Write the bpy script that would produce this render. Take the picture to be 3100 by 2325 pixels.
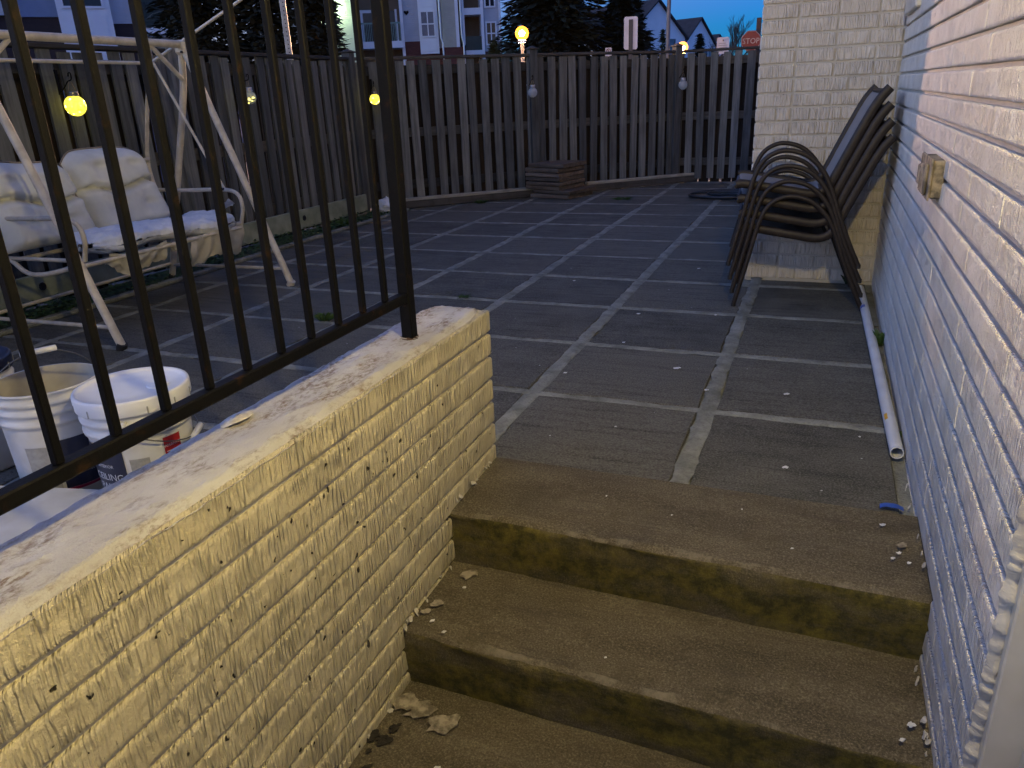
import bpy, math, random
import numpy as np
from mathutils import Vector, Matrix, noise

for o in list(bpy.data.objects): bpy.data.objects.remove(o)
sc = bpy.context.scene
COL = sc.collection
PI = math.pi
R = math.radians

# ---------------------------------------------------------------- camera
cam_d = bpy.data.cameras.new('camera'); cam = bpy.data.objects.new('camera', cam_d); COL.objects.link(cam)
yaw, pitch, roll = R(22.335), R(-20.954), R(-2.416)
F = Vector((-math.sin(yaw)*math.cos(pitch), math.cos(yaw)*math.cos(pitch), math.sin(pitch)))
r0 = Vector((math.cos(yaw), math.sin(yaw), 0)); u0 = r0.cross(F)
RX = math.cos(roll)*r0 + math.sin(roll)*u0
UX = -math.sin(roll)*r0 + math.cos(roll)*u0
m = Matrix((RX, UX, -F)).transposed().to_4x4(); m.translation = (1.0012, -3.3146, 1.1281)
cam.matrix_world = m
cam_d.sensor_width = 36; cam_d.lens = 36*2295.8/3100; cam_d.clip_start = 0.02; cam_d.clip_end = 2000
sc.camera = cam

# ---------------------------------------------------------------- sky, sun, exposure
w = bpy.data.worlds.new('World'); sc.world = w; w.use_nodes = True
nt = w.node_tree; bg = nt.nodes['Background']
def twilight(elev, ozone, strength):
    sky = nt.nodes.new('ShaderNodeTexSky'); sky.sky_type = 'NISHITA'; sky.sun_disc = False
    sky.sun_elevation = R(elev); sky.sun_rotation = R(SUNROT); sky.air_density = 1.0; sky.dust_density = 0.3; sky.ozone_density = ozone
    b = nt.nodes.new('ShaderNodeBackground'); nt.links.new(sky.outputs[0], b.inputs[0]); b.inputs[1].default_value = strength; return b
SUNROT = 236
nt.nodes.remove(bg)
skA = twilight(-4.4, 1.0, .112)       # afterglow of a sun already down behind the camera
skB = twilight(6.0, 10.0, .00250)      # blue hour sky
ad = nt.nodes.new('ShaderNodeAddShader'); nt.links.new(skA.outputs[0], ad.inputs[0]); nt.links.new(skB.outputs[0], ad.inputs[1])
nt.links.new(ad.outputs[0], nt.nodes['World Output'].inputs[0])
EX = 7.0; LS = 2.0**-EX               # night exposure; lamp strengths below are given for exposure 0
sc.view_settings.view_transform = 'Standard'; sc.view_settings.look = 'None'
sc.view_settings.exposure = EX; sc.view_settings.gamma = 1.0
sc.view_settings.use_curve_mapping = False
sc.render.engine = 'CYCLES'
sc.cycles.max_bounces = 4; sc.cycles.diffuse_bounces = 2; sc.cycles.glossy_bounces = 2; sc.cycles.transmission_bounces = 2; sc.cycles.transparent_max_bounces = 6
sc.cycles.caustics_reflective = False; sc.cycles.caustics_refractive = False; sc.cycles.sample_clamp_indirect = 0.06; sc.cycles.use_adaptive_sampling = True; sc.cycles.adaptive_threshold = 0.03; sc.cycles.use_denoising = True; sc.cycles.denoiser = 'OPENIMAGEDENOISE'

# ---------------------------------------------------------------- helpers
rnd = random.Random(7)

class MB:
    def __init__(s): s.v = []; s.f = []; s.sm = []; s.mi = []
    def add(s, vs, fs, smooth=False, mi=0):
        b = len(s.v); s.v += [tuple(p) for p in vs]
        for f in fs:
            s.f.append(tuple(i+b for i in f)); s.sm.append(smooth); s.mi.append(mi)
    def mesh(s, name):
        me = bpy.data.meshes.new(name); me.from_pydata(s.v, [], s.f)
        me.polygons.foreach_set('use_smooth', s.sm)
        me.polygons.foreach_set('material_index', s.mi)
        me.update(); return me
    def build(s, name, mat=None, parent=None, loc=None, rot=None):
        return obj(name, s.mesh(name), mat, parent, loc, rot)

def obj(name, me, mat=None, parent=None, loc=None, rot=None):
    o = bpy.data.objects.new(name, me); COL.objects.link(o)
    if mat is not None:
        mats = mat if isinstance(mat, (list, tuple)) else [mat]
        if len(me.materials) == 0:
            for k in mats: me.materials.append(k)
    if parent: o.parent = parent
    if loc: o.location = loc
    if rot: o.rotation_euler = rot
    return o

def tag(o, label=None, cat=None, group=None, kind=None):
    if label: o['label'] = label
    if cat: o['category'] = cat
    if group: o['group'] = group
    if kind: o['kind'] = kind
    return o

def thing(name, label, cat, loc=(0, 0, 0), rz=0, group=None):
    o = bpy.data.objects.new(name, None); COL.objects.link(o); o.location = loc; o.rotation_euler = (0, 0, rz)
    o.empty_display_size = .1
    return tag(o, label, cat, group)

def copy_tree(o, parent=None):
    c = o.copy(); COL.objects.link(c); c.parent = parent
    for ch in list(o.children): copy_tree(ch, c)
    return c

def box(mb, x0, x1, y0, y1, z0, z1, ch=0.0, mi=0, xf=None, smooth=False):
    """axis box, optionally with chamfered edges"""
    if ch <= 0:
        v = [(x, y, z) for x in (x0, x1) for y in (y0, y1) for z in (z0, z1)]
        f = [(0, 1, 3, 2), (4, 6, 7, 5), (0, 4, 5, 1), (2, 3, 7, 6), (0, 2, 6, 4), (1, 5, 7, 3)]
    else:
        v = []; idx = {}
        X = (x0, x1); Y = (y0, y1); Z = (z0, z1); s = (1, -1)
        for i in (0, 1):
            for j in (0, 1):
                for k in (0, 1):
                    for a in range(3):
                        p = [X[i], Y[j], Z[k]]
                        for b, q in enumerate((i, j, k)):
                            if b != a: p[b] += s[q]*ch
                        idx[i, j, k, a] = len(v); v.append(tuple(p))
        f = []
        def I(c, a): return idx[c[0], c[1], c[2], a]
        for a in range(3):
            b, c = (a+1) % 3, (a+2) % 3
            for s_ in (0, 1):
                q = []
                for (p1, p2) in ((0, 0), (1, 0), (1, 1), (0, 1)):
                    cc = [0, 0, 0]; cc[a] = s_; cc[b] = p1; cc[c] = p2; q.append(I(cc, a))
                f.append(tuple(q if s_ else q[::-1]))
            for p1 in (0, 1):
                for p2 in (0, 1):
                    c0 = [0, 0, 0]; c0[b] = p1; c0[c] = p2; c1 = c0[:]; c1[a] = 1
                    q = [I(c0, b), I(c1, b), I(c1, c), I(c0, c)]
                    f.append(tuple(q if (p1 == p2) else q[::-1]))
        for i in (0, 1):
            for j in (0, 1):
                for k in (0, 1):
                    q = [idx[i, j, k, 0], idx[i, j, k, 1], idx[i, j, k, 2]]
                    f.append(tuple(q if (i+j+k) % 2 else q[::-1]))
    if xf is not None: v = [tuple(xf @ Vector(p)) for p in v]
    mb.add(v, f, smooth, mi)

def tube(mb, pts, r, n=8, closed=False, cap=True, smooth=True, mi=0, sx=1.0, sy=1.0, up=None):
    pts = [Vector(p) for p in pts]; N = len(pts)
    rs = r if isinstance(r, (list, tuple)) else [r]*N
    tans = []
    for i in range(N):
        if closed: t = pts[(i+1) % N]-pts[i-1]
        else: t = pts[min(i+1, N-1)]-pts[max(i-1, 0)]
        tans.append(t.normalized())
    nr = Vector(up) if up else (Vector((0, 0, 1)) if abs(tans[0].z) < .9 else Vector((1, 0, 0)))
    vs = []
    for i in range(N):
        t = tans[i]; nr = (nr-t*nr.dot(t))
        if nr.length < 1e-6: nr = t.orthogonal()
        nr.normalize(); b = t.cross(nr)
        for k in range(n):
            a = 2*PI*k/n
            vs.append(pts[i]+(nr*math.cos(a)*sx+b*math.sin(a)*sy)*rs[i])
    fs = []
    for i in range(N if closed else N-1):
        for k in range(n):
            a = i*n+k; b_ = i*n+(k+1) % n; c = ((i+1) % N)*n+(k+1) % n; d = ((i+1) % N)*n+k
            fs.append((a, b_, c, d))
    mb.add(vs, fs, smooth, mi)
    if cap and not closed:
        b0 = [vs[k] for k in range(n)]; mb.add(b0, [tuple(range(n))[::-1]], False, mi)
        b1 = [vs[(N-1)*n+k] for k in range(n)]; mb.add(b1, [tuple(range(n))], False, mi)

def lathe(mb, prof, n=24, c=(0, 0, 0), smooth=True, mi=0):
    vs = []
    for (r, z) in prof:
        for k in range(n):
            a = 2*PI*k/n; vs.append((c[0]+r*math.cos(a), c[1]+r*math.sin(a), c[2]+z))
    fs = []
    for i in range(len(prof)-1):
        for k in range(n):
            fs.append((i*n+k, i*n+(k+1) % n, (i+1)*n+(k+1) % n, (i+1)*n+k))
    mb.add(vs, fs, smooth, mi)

def grid(mb, fn, nu, nv, smooth=True, mi=0):
    vs = [fn(i/nu, j/nv) for i in range(nu+1) for j in range(nv+1)]
    fs = [(i*(nv+1)+j, (i+1)*(nv+1)+j, (i+1)*(nv+1)+j+1, i*(nv+1)+j+1) for i in range(nu) for j in range(nv)]
    mb.add(vs, fs, smooth, mi)

def smooth_path(ctrl, n=6):
    """Catmull-Rom through control points"""
    P = [Vector(c) for c in ctrl]; P = [P[0]*2-P[1]]+P+[P[-1]*2-P[-2]]
    out = []
    for i in range(1, len(P)-2):
        for k in range(n):
            t = k/n; p0, p1, p2, p3 = P[i-1:i+3]
            out.append(.5*((2*p1)+(p2-p0)*t+(2*p0-5*p1+4*p2-p3)*t*t+(3*p1-p0-3*p2+p3)*t**3))
    out.append(P[-2]); return out

def nz(x, y=0, z=0): return noise.noise(Vector((x, y, z)))

# ---------------------------------------------------------------- materials
class NT:
    def __init__(s, name):
        s.m = bpy.data.materials.new(name); s.m.use_nodes = True; s.t = s.m.node_tree
        s.b = s.t.nodes['Principled BSDF']
    def n(s, typ, ins=None, **kw):
        nd = s.t.nodes.new('ShaderNode'+typ)
        for k, v in kw.items(): setattr(nd, k, v)
        for k, v in (ins or {}).items(): s.set(nd, k, v)
        return nd
    def set(s, nd, k, v):
        inp = nd.inputs[k]
        if isinstance(v, bpy.types.NodeSocket): s.t.links.new(v, inp)
        elif isinstance(v, bpy.types.Node): s.t.links.new(v.outputs[0], inp)
        else: inp.default_value = v
    def math(s, op, a, b=0.0, c=None):
        nd = s.n('Math', {0: a, 1: b}, operation=op)
        if c is not None: s.set(nd, 2, c)
        return nd.outputs[0]
    def mix(s, fac, a, b):
        nd = s.n('Mix', data_type='RGBA')
        s.set(nd, 0, fac); s.set(nd, 6, col(a) if isinstance(a, tuple) else a); s.set(nd, 7, col(b) if isinstance(b, tuple) else b)
        return nd.outputs[2]
    def ramp(s, fac, lo, hi, a=0.0, b=1.0):
        nd = s.n('MapRange', {0: fac, 1: lo, 2: hi, 3: a, 4: b}); return nd.outputs[0]
    def vec(s, x, y, z):
        return s.n('CombineXYZ', {0: x, 1: y, 2: z}).outputs[0]
    def noise(s, vec, scale, detail=3, rough=.55):
        nd = s.n('TexNoise', {'Scale': scale, 'Detail': detail, 'Roughness': rough})
        if vec is not None: s.set(nd, 'Vector', vec)
        return nd.outputs['Fac']
    def scale(s, vec, v):
        nd = s.n('VectorMath', {0: vec, 1: v}, operation='MULTIPLY'); return nd.outputs[0]
    def bump(s, h, strength, dist):
        nd = s.n('Bump', {'Height': h, 'Strength': strength, 'Distance': dist}); s.set(s.b, 'Normal', nd.outputs[0])
    def out(s, colr, rough=.6, metal=0, spec=None):
        s.set(s.b, 'Base Color', col(colr) if isinstance(colr, tuple) else colr)
        s.set(s.b, 'Roughness', rough); s.set(s.b, 'Metallic', metal)
        if spec is not None: s.set(s.b, 'Specular IOR Level', spec)
        return s.m

def col(c): return (c[0], c[1], c[2], 1.0)

def simple(name, c1, c2=None, scale=20, rough=.5, metal=0, bump=0, bscale=None, stretch=(1, 1, 1), lo=.35, hi=.65, spec=None, emit=None, es=0, dist=.004):
    k = NT(name); tc = k.n('TexCoord'); v = k.scale(tc.outputs['Object'], stretch)
    if c2 is None: c2 = tuple(x*.75 for x in c1)
    f = k.noise(v, scale, 4); k.out(k.mix(k.ramp(f, lo, hi), c1, c2), rough, metal, spec)
    if bump: k.bump(k.noise(v, bscale or scale*3, 4), bump, dist)
    if emit: k.set(k.b, 'Emission Color', col(emit)); k.set(k.b, 'Emission Strength', es)
    return k.m

def emissive(name, c, s):
    k = NT(name); k.out(c, .5); k.set(k.b, 'Emission Color', col(c)); k.set(k.b, 'Emission Strength', s*LS); return k.m

def painted_brick(name, base, dark, groove=1.0, pits=.25, dist=.006, coarse=.5):
    k = NT(name); g = k.n('NewGeometry'); sp = k.n('SeparateXYZ', {0: g.outputs['Position']})
    h = k.math('ADD', sp.outputs[0], sp.outputs[1]); z = sp.outputs[2]
    flat = k.vec(h, k.math('MULTIPLY', sp.outputs[0], .3), z)
    wob = k.math('MULTIPLY', k.noise(flat, 11, 2), .012)
    gv = k.vec(k.math('MULTIPLY', k.math('ADD', h, wob), 125), 0.0, k.math('MULTIPLY', z, 10))
    gr = k.ramp(k.noise(gv, 1.0, 1.5, .5), .40, .60)
    msk = k.ramp(k.noise(flat, 13, 2), .36, .60, .35, 1.0)
    cs = k.noise(flat, 60, 3, .65); fine = k.noise(flat, 330, 1)
    hgt = k.math('ADD', k.math('MULTIPLY', k.math('MULTIPLY', gr, msk), groove), k.math('ADD', k.math('MULTIPLY', cs, coarse), k.math('MULTIPLY', fine, .22)))
    nd = k.n('TexNoise', {'Vector': flat, 'Scale': 75.0, 'Detail': 1.0}); wv = k.n('VectorMath', {0: nd.outputs['Color'], 1: (.016, .016, .022)}, operation='MULTIPLY').outputs[0]
    vo = k.n('TexVoronoi', {'Vector': k.n('VectorMath', {0: flat, 1: wv}, operation='ADD').outputs[0], 'Scale': 46.0, 'Randomness': 1.0})
    rc = k.n('SeparateColor', {0: vo.outputs['Color']})
    thr = k.math('MULTIPLY', k.math('POWER', k.math('MAXIMUM', k.math('SUBTRACT', rc.outputs[0], 1.0-pits), 0.0), 1.6), 1.5)
    pit = k.ramp(k.math('SUBTRACT', thr, vo.outputs['Distance']), -.03, .03)
    c = k.mix(k.ramp(k.noise(flat, 7, 4, .65), .35, .75), base, dark)
    c = k.mix(k.math('MULTIPLY', k.ramp(cs, .58, .85), .3), c, tuple(x*.6 for x in dark))
    c = k.mix(pit, c, (.03, .026, .02))
    k.out(c, .62, 0, .35)
    k.bump(k.math('SUBTRACT', hgt, k.math('MULTIPLY', pit, 1.2)), 1.0, dist)
    return k.m

def cap_paint():
    k = NT('cap_paint'); g = k.n('NewGeometry'); p = g.outputs['Position']
    dirt = k.ramp(k.noise(k.scale(p, (14, 6, 14)), 1.0, 6, .7), .46, .62)
    sp = k.ramp(k.noise(k.scale(p, (90, 45, 90)), 1.0, 4, .7), .42, .58)
    c = k.mix(k.ramp(k.noise(p, 6, 4), .35, .7), (.46, .46, .47), (.36, .35, .345))
    c = k.mix(k.math('MULTIPLY', k.math('MULTIPLY', dirt, sp), .9), c, (.15, .105, .065))
    k.out(c, .7, 0, .3)
    k.bump(k.math('ADD', k.noise(p, 45, 5, .6), k.math('MULTIPLY', k.noise(p, 260, 3), .35)), .8, .006)
    return k.m

def slate():
    k = NT('slate'); g = k.n('NewGeometry'); p = g.outputs['Position']; oi = k.n('ObjectInfo')
    rn = oi.outputs['Random']
    off = k.vec(k.math('MULTIPLY', rn, 37.0), k.math('MULTIPLY', rn, 91.0), 0.0)
    q = k.n('VectorMath', {0: p, 1: off}, operation='ADD').outputs[0]
    st = k.noise(k.scale(q, (2.2, 30, 1)), 1.0, 4, .66)
    bl = k.noise(q, 3.6, 5, .7); gr = k.noise(q, 150, 3, .7)
    c = k.mix(rn, (.042, .042, .035), (.104, .099, .080))
    c = k.mix(k.ramp(bl, .35, .7), c, (.122, .116, .096))
    c = k.mix(k.math('MULTIPLY', k.ramp(st, .54, .70), .65), c, (.024, .023, .023))
    c = k.mix(k.math('MULTIPLY', k.ramp(gr, .50, .68), .7), c, (.185, .185, .155))
    c = k.mix(k.math('MULTIPLY', k.ramp(gr, .48, .34), .6), c, (.02, .019, .016))
    vo = k.n('TexVoronoi', {'Vector': q, 'Scale': 26.0}); rc = k.n('SeparateColor', {0: vo.outputs['Color']})
    spk = k.ramp(k.math('SUBTRACT', k.math('MULTIPLY', k.math('SUBTRACT', rc.outputs[0], .93), 1.6), vo.outputs['Distance']), 0, .02)
    c = k.mix(spk, c, (.5, .5, .5))
    k.out(c, k.ramp(st, .3, .7, .7, .9), 0, .25)
    k.bump(k.math('ADD', k.math('MULTIPLY', st, 1.0), k.math('MULTIPLY', gr, .3)), .7, .006)
    return k.m

def mortar():
    k = NT('mortar'); g = k.n('NewGeometry'); p = g.outputs['Position']
    n1 = k.noise(p, 8, 5, .65); n2 = k.noise(p, 120, 4)
    c = k.mix(k.ramp(n1, .3, .7), (.32, .33, .29), (.125, .127, .105))
    c = k.mix(k.math('MULTIPLY', k.ramp(n2, .5, .75), .5), c, (.085, .083, .072))
    k.out(c, .85, 0, .2); k.bump(k.math('ADD', n2, k.math('MULTIPLY', k.noise(p, 25, 3), 1.5)), .7, .008); return k.m

def concrete(name, algae, worn=False):
    k = NT(name); g = k.n('NewGeometry'); p = g.outputs['Position']
    n1 = k.noise(k.scale(p, (3, 9, 9)), 1.0, 6, .65); n2 = k.noise(p, 190, 3, .75); st = k.noise(k.scale(p, (4, 60, 60)), 1.0, 3)
    c = k.mix(k.ramp(n1, .32, .7), (.138, .117, .078), (.066, .055, .034))
    c = k.mix(k.math('MULTIPLY', k.ramp(n2, .5, .68), .6), c, (.29, .25, .175))
    c = k.mix(k.math('MULTIPLY', k.ramp(n2, .46, .32), .7), c, (.03, .025, .017))
    c = k.mix(k.math('MULTIPLY', k.ramp(st, .55, .72), .5), c, (.07, .058, .045))
    blot = k.ramp(k.noise(p, 6, 5, .72), .54, .70); c = k.mix(k.math('MULTIPLY', blot, .6), c, (.055, .046, .026))
    if worn: c = k.mix(k.ramp(k.noise(k.scale(p, (9, 9, 9)), 1.0, 4, .7), .48, .70), c, (.235, .205, .15))
    if algae:
        a = k.ramp(k.noise(k.scale(p, (4, 7, 11)), 1.0, 5, .68), .28, .56)
        c = k.mix(k.math('MULTIPLY', a, .88), c, k.mix(k.ramp(k.noise(p, 24, 4, .7), .4, .7), (.036, .033, .005), (.165, .138, .020)))
    k.out(c, .8, 0, .25)
    k.bump(k.math('ADD', n2, k.math('ADD', k.math('MULTIPLY', n1, 1.2), k.math('MULTIPLY', st, .5))), .8, .006); return k.m

def wood(name, a, b, grain=(30, 30, 1.6), rough=.8):
    k = NT(name); tc = k.n('TexCoord'); oi = k.n('ObjectInfo'); rn = oi.outputs['Random']
    q = k.n('VectorMath', {0: tc.outputs['Object'], 1: k.vec(k.math('MULTIPLY', rn, 17.0), k.math('MULTIPLY', rn, 31.0), k.math('MULTIPLY', rn, 53.0))}, operation='ADD').outputs[0]
    gr = k.noise(k.scale(q, grain), 1.0, 5, .65); bl = k.noise(k.scale(q, (6, 6, 2)), 1.0, 4, .6)
    c = k.mix(k.ramp(gr, .33, .68), a, b)
    c = k.mix(k.math('MULTIPLY', k.ramp(bl, .5, .75), .55), c, tuple(x*.45 for x in b))
    tint = k.mix(rn, (.48, .50, .52), (1.34, 1.32, 1.25))
    mm = k.n('Mix', data_type='RGBA', blend_type='MULTIPLY'); k.set(mm, 0, 1.0); k.set(mm, 6, c); k.set(mm, 7, tint)
    k.out(mm.outputs[2], rough, 0, .2); k.bump(gr, .6, .004); return k.m

def siding(name, a, pitch=.13):
    k = NT(name); tc = k.n('TexCoord'); sp = k.n('SeparateXYZ', {0: tc.outputs['Object']})
    fr = k.math('FRACT', k.math('DIVIDE', sp.outputs[2], pitch))
    c = k.mix(k.ramp(k.noise(tc.outputs['Object'], 1.5, 3), .3, .7), a, tuple(x*.85 for x in a))
    k.out(c, .6, 0, .3); k.bump(k.math('SUBTRACT', 1.0, fr), 1.0, .03); return k.m

def far_brick(name, a, b):
    k = NT(name); tc = k.n('TexCoord'); sp = k.n('SeparateXYZ', {0: tc.outputs['Object']})
    br = k.n('TexBrick', {'Vector': k.vec(sp.outputs[0], sp.outputs[2], 0.0), 'Scale': 1.0, 'Mortar Size': .012, 'Brick Width': .25, 'Row Height': .09, 'Color1': col(a), 'Color2': col(b), 'Mortar': (a[0]*.8, a[1]*.9, a[2]*.9, 1)})
    k.out(br.outputs[0], .8, 0, .2); return k.m

M = {}
M['brick_low'] = painted_brick('painted_brick_stair', (.57, .52, .38), (.48, .43, .30), 1.0, .34, .0085)
M['brick_house'] = painted_brick('painted_brick_house', (.78, .74, .65), (.62, .58, .50), .8, .18, .0095, .9)
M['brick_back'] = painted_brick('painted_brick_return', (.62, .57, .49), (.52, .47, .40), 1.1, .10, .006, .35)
M['joint'] = painted_brick('painted_joint', (.52, .49, .42), (.40, .37, .31), .15, .18, .004, .7)
M['cap'] = cap_paint(); M['slate'] = slate(); M['mortar'] = mortar()
M['tread'] = concrete('tread_concrete', False); M['riser'] = concrete('riser_concrete', True); M['nosing'] = concrete('worn_nosing', False, True)
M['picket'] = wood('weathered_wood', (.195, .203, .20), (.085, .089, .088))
M['picket_shaded'] = wood('shaded_picket_wood', (.040, .031, .025), (.022, .017, .014))  # back pickets: brown wood, darkened to paint in the shade behind the gaps
M['rail_wood'] = wood('fence_rail_wood', (.085, .080, .074), (.045, .042, .038), (2, 30, 30))
M['board'] = wood('pale_board', (.42, .40, .34), (.26, .245, .20), (1.5, 25, 25))
M['kick'] = simple('greenish_board', (.30, .33, .25), (.16, .19, .13), 6, .85, bump=.4)
def iron():
    k = NT('black_iron'); g = k.n('NewGeometry'); p = g.outputs['Position']
    r = k.ramp(k.noise(p, 24, 4, .7), .60, .72); c = k.mix(r, (.003, .003, .0035), (.020, .010, .005))
    k.out(c, .6, 0, .10); k.bump(k.noise(p, 140, 3), .3, .003); return k.m
M['black'] = iron()
M['rust'] = simple('rusty_base', (.10, .05, .022), (.03, .018, .01), 60, .9, bump=.5)
M['chair'] = simple('chair_metal', (.030, .023, .018), (.018, .014, .012), 30, .5, .0, bump=.1, spec=.3)
M['sling'] = simple('chair_sling', (.25, .235, .225), (.19, .175, .17), 5, .85, bump=.3, bscale=500, dist=.001)
M['cream_metal'] = simple('cream_metal', (.62, .57, .47), (.47, .42, .33), 18, .45, bump=.12)
M['cushion'] = simple('cushion_cloth', (.74, .75, .68), (.58, .59, .53), 5, .9, bump=.5, bscale=14, dist=.006)
M['piping'] = simple('cushion_piping', (.30, .25, .19), None, 20, .9)
M['foam'] = simple('foam_batting', (.76, .78, .80), (.62, .65, .69), 16, .95, bump=.9, bscale=35, dist=.012)
M['cloth'] = simple('torn_cloth', (.60, .57, .47), (.46, .43, .34), 9, .9, bump=.4, bscale=40)
M['rubber'] = simple('black_rubber', (.015, .015, .016), None, 20, .7)
M['hose'] = simple('hose_rubber', (.018, .022, .028), None, 20, .4)
M['white_plastic'] = simple('white_plastic', (.66, .67, .68), (.55, .55, .53), 9, .4, bump=.1)
M['lid_plastic'] = simple('lid_plastic', (.84, .85, .86), (.72, .73, .74), 6, .35, bump=.1)
M['dirty_inside'] = simple('bucket_inside', (.46, .44, .39), (.30, .28, .23), 6, .7)
M['navy'] = simple('navy_print', (.010, .014, .040), None, 8, .4)
M['red'] = simple('red_print', (.42, .020, .022), None, 8, .4)
M['magenta'] = simple('magenta_print', (.25, .012, .06), None, 8, .4)
M['print_white'] = simple('print_white', (.75, .75, .76), None, 8, .5)
M['print_grey'] = simple('print_grey', (.36, .36, .35), None, 60, .5)
M['wire'] = simple('wire', (.14, .14, .14), None, 20, .4, .8)
M['pvc'] = simple('pvc', (.66, .68, .70), (.56, .57, .58), 9, .3)
M['yellow_label'] = simple('yellow_sticker', (.75, .42, .03), None, 8, .5)
M['box_metal'] = simple('weathered_box', (.30, .255, .185), (.085, .075, .06), 22, .8, .1, bump=.6, bscale=60, lo=.42, hi=.58)
M['trim'] = simple('door_trim_paint', (.56, .53, .45), (.46, .43, .36), 6, .5, bump=.15)
M['flake'] = simple('paint_flake', (.60, .58, .53), (.36, .33, .27), 40, .6, bump=.3)
M['paint_drop'] = simple('paint_drop', (.72, .72, .72), None, 40, .5)
M['leaf'] = simple('weed_leaf', (.045, .10, .022), (.022, .055, .012), 30, .6)
M['moss'] = simple('ground_cover', (.03, .055, .018), (.018, .03, .012), 30, .8)
M['stackwood'] = wood('stacked_slab', (.19, .155, .125), (.10, .080, .064), (2, 18, 40))
M['lid_metal'] = simple('jar_lid', (.30, .27, .20), None, 40, .35, .9)
M['lid_steel'] = simple('jar_lid_steel', (.5, .5, .5), None, 40, .3, .9)
M['twine'] = simple('twine', (.22, .18, .12), None, 40, .9)
M['asphalt'] = simple('asphalt', (.05, .05, .052), (.035, .035, .036), 3, .85, bump=.5, bscale=80)
M['conifer'] = simple('conifer_needles', (.016, .026, .014), (.008, .014, .008), 4, .8)
M['shrub_leaf'] = simple('shrub_leaf', (.05, .07, .03), (.02, .035, .014), 4, .7)
M['bark'] = simple('bark', (.07, .055, .045), None, 14, .9, bump=.5)
M['twig'] = simple('twig', (.10, .075, .055), None, 14, .9)
M['siding_grey'] = siding('siding_grey', (.50, .50, .52)); M['siding_tan'] = siding('siding_tan', (.50, .45, .34))
M['siding_blue'] = siding('siding_blue', (.22, .27, .38)); M['siding_cream'] = siding('siding_cream', (.62, .62, .52))
M['white_paint'] = simple('white_paint', (.82, .83, .84), (.76, .77, .78), 1, .5)
M['far_brick'] = far_brick('far_red_brick', (.16, .06, .045), (.12, .045, .035))
M['dark_brick'] = far_brick('far_dark_brick', (.05, .035, .035), (.04, .03, .03))
M['brown_wall'] = simple('brown_wall', (.20, .14, .08), None, 1, .8)
M['dark_room'] = simple('dark_glass', (.02, .02, .026), None, 1, .15)
M['curtain'] = simple('curtain_pane', (.16, .17, .20), None, 3, .3)
M['green_rail'] = simple('green_balcony', (.20, .33, .27), None, 2, .5)
M['dark_rail'] = simple('dark_balcony', (.03, .05, .04), None, 2, .5)
M['roof'] = simple('dark_shingle', (.045, .042, .047), (.03, .028, .032), 2, .9)
M['sign_white'] = simple('sign_white', (.66, .66, .68), None, 2, .5)
M['sign_letter'] = simple('sign_letter', (.34, .33, .34), None, 2, .5)
M['sign_red'] = simple('sign_red', (.13, .010, .014), None, 2, .5)
M['sign_grey'] = simple('sign_back', (.055, .055, .055), None, 2, .6)
M['galv'] = simple('galvanised', (.42, .42, .42), (.30, .30, .30), 10, .5, .4)
M['pole_paint'] = simple('pole_paint', (.22, .20, .19), None, 5, .5, .2)
M['tyre'] = simple('tyre', (.02, .02, .02), None, 8, .8)
M['car_blue'] = simple('car_blue', (.03, .06, .16), None, 2, .25, .3); M['car_white'] = simple('car_white', (.6, .62, .65), None, 2, .25)
M['car_silver'] = simple('car_silver', (.35, .37, .4), None, 2, .3, .5)
M['tail'] = simple('tail_light', (.35, .02, .01), None, 2, .2)
M['blue_scrap'] = simple('blue_plastic', (.03, .09, .42), None, 8, .3)
def lamp_globe():
    k = NT('lamp_globe'); em = k.n('Emission', {'Color': (1.0, .36, .035, 1), 'Strength': 2.2*LS}); tr = k.n('BsdfTransparent', {'Color': (1, .9, .75, 1)})
    mx = k.n('AddShader', {0: em.outputs[0], 1: tr.outputs[0]}); k.t.links.new(mx.outputs[0], k.t.nodes['Material Output'].inputs[0]); return k.m
M['lamp_globe'] = lamp_globe()
M['sodium_far'] = emissive('sodium_globe_far', (1.0, .50, .12), 2200)
M['sodium'] = emissive('sodium_globe', (1.0, .64, .40), 21000)
M['bulb_porch'] = emissive('porch_bulb', (1.0, .77, .30), 2000)
M['flood'] = emissive('flood_lens', (.72, 1.0, .60), 700)

def glass(name, c=(.9, .93, .92), rough=.12, alpha=.35):
    k = NT(name); k.out(c, rough, 0, .8); k.set(k.b, 'Alpha', alpha); return k.m
M['glass'] = glass('jar_glass', (.62, .66, .68), .15, .42)
def crackle():
    k = NT('lit_crackle_glass'); tc = k.n('TexCoord'); v = tc.outputs['Object']
    vo = k.n('TexVoronoi', {'Vector': k.scale(v, (1, 1, .55)), 'Scale': 70.0}, feature='DISTANCE_TO_EDGE')
    line = k.ramp(vo.outputs['Distance'], 0.02, .13, .25, 1.0)
    sp = k.n('TexVoronoi', {'Vector': v, 'Scale': 34.0}); dots = k.ramp(sp.outputs['Distance'], .30, .12, 0, 1)
    k.out((.6, .5, .1), .2)
    k.set(k.b, 'Emission Color', k.mix(dots, (1.0, .80, .06), (1.0, .95, .50)))
    k.set(k.b, 'Emission Strength', k.math('MULTIPLY', line, k.math('ADD', 2.6*LS, k.math('MULTIPLY', dots, 9.0*LS)))); return k.m
M['crackle'] = crackle()
M['led'] = emissive('led_dot', (1.0, .86, .22), 4.0)

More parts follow.
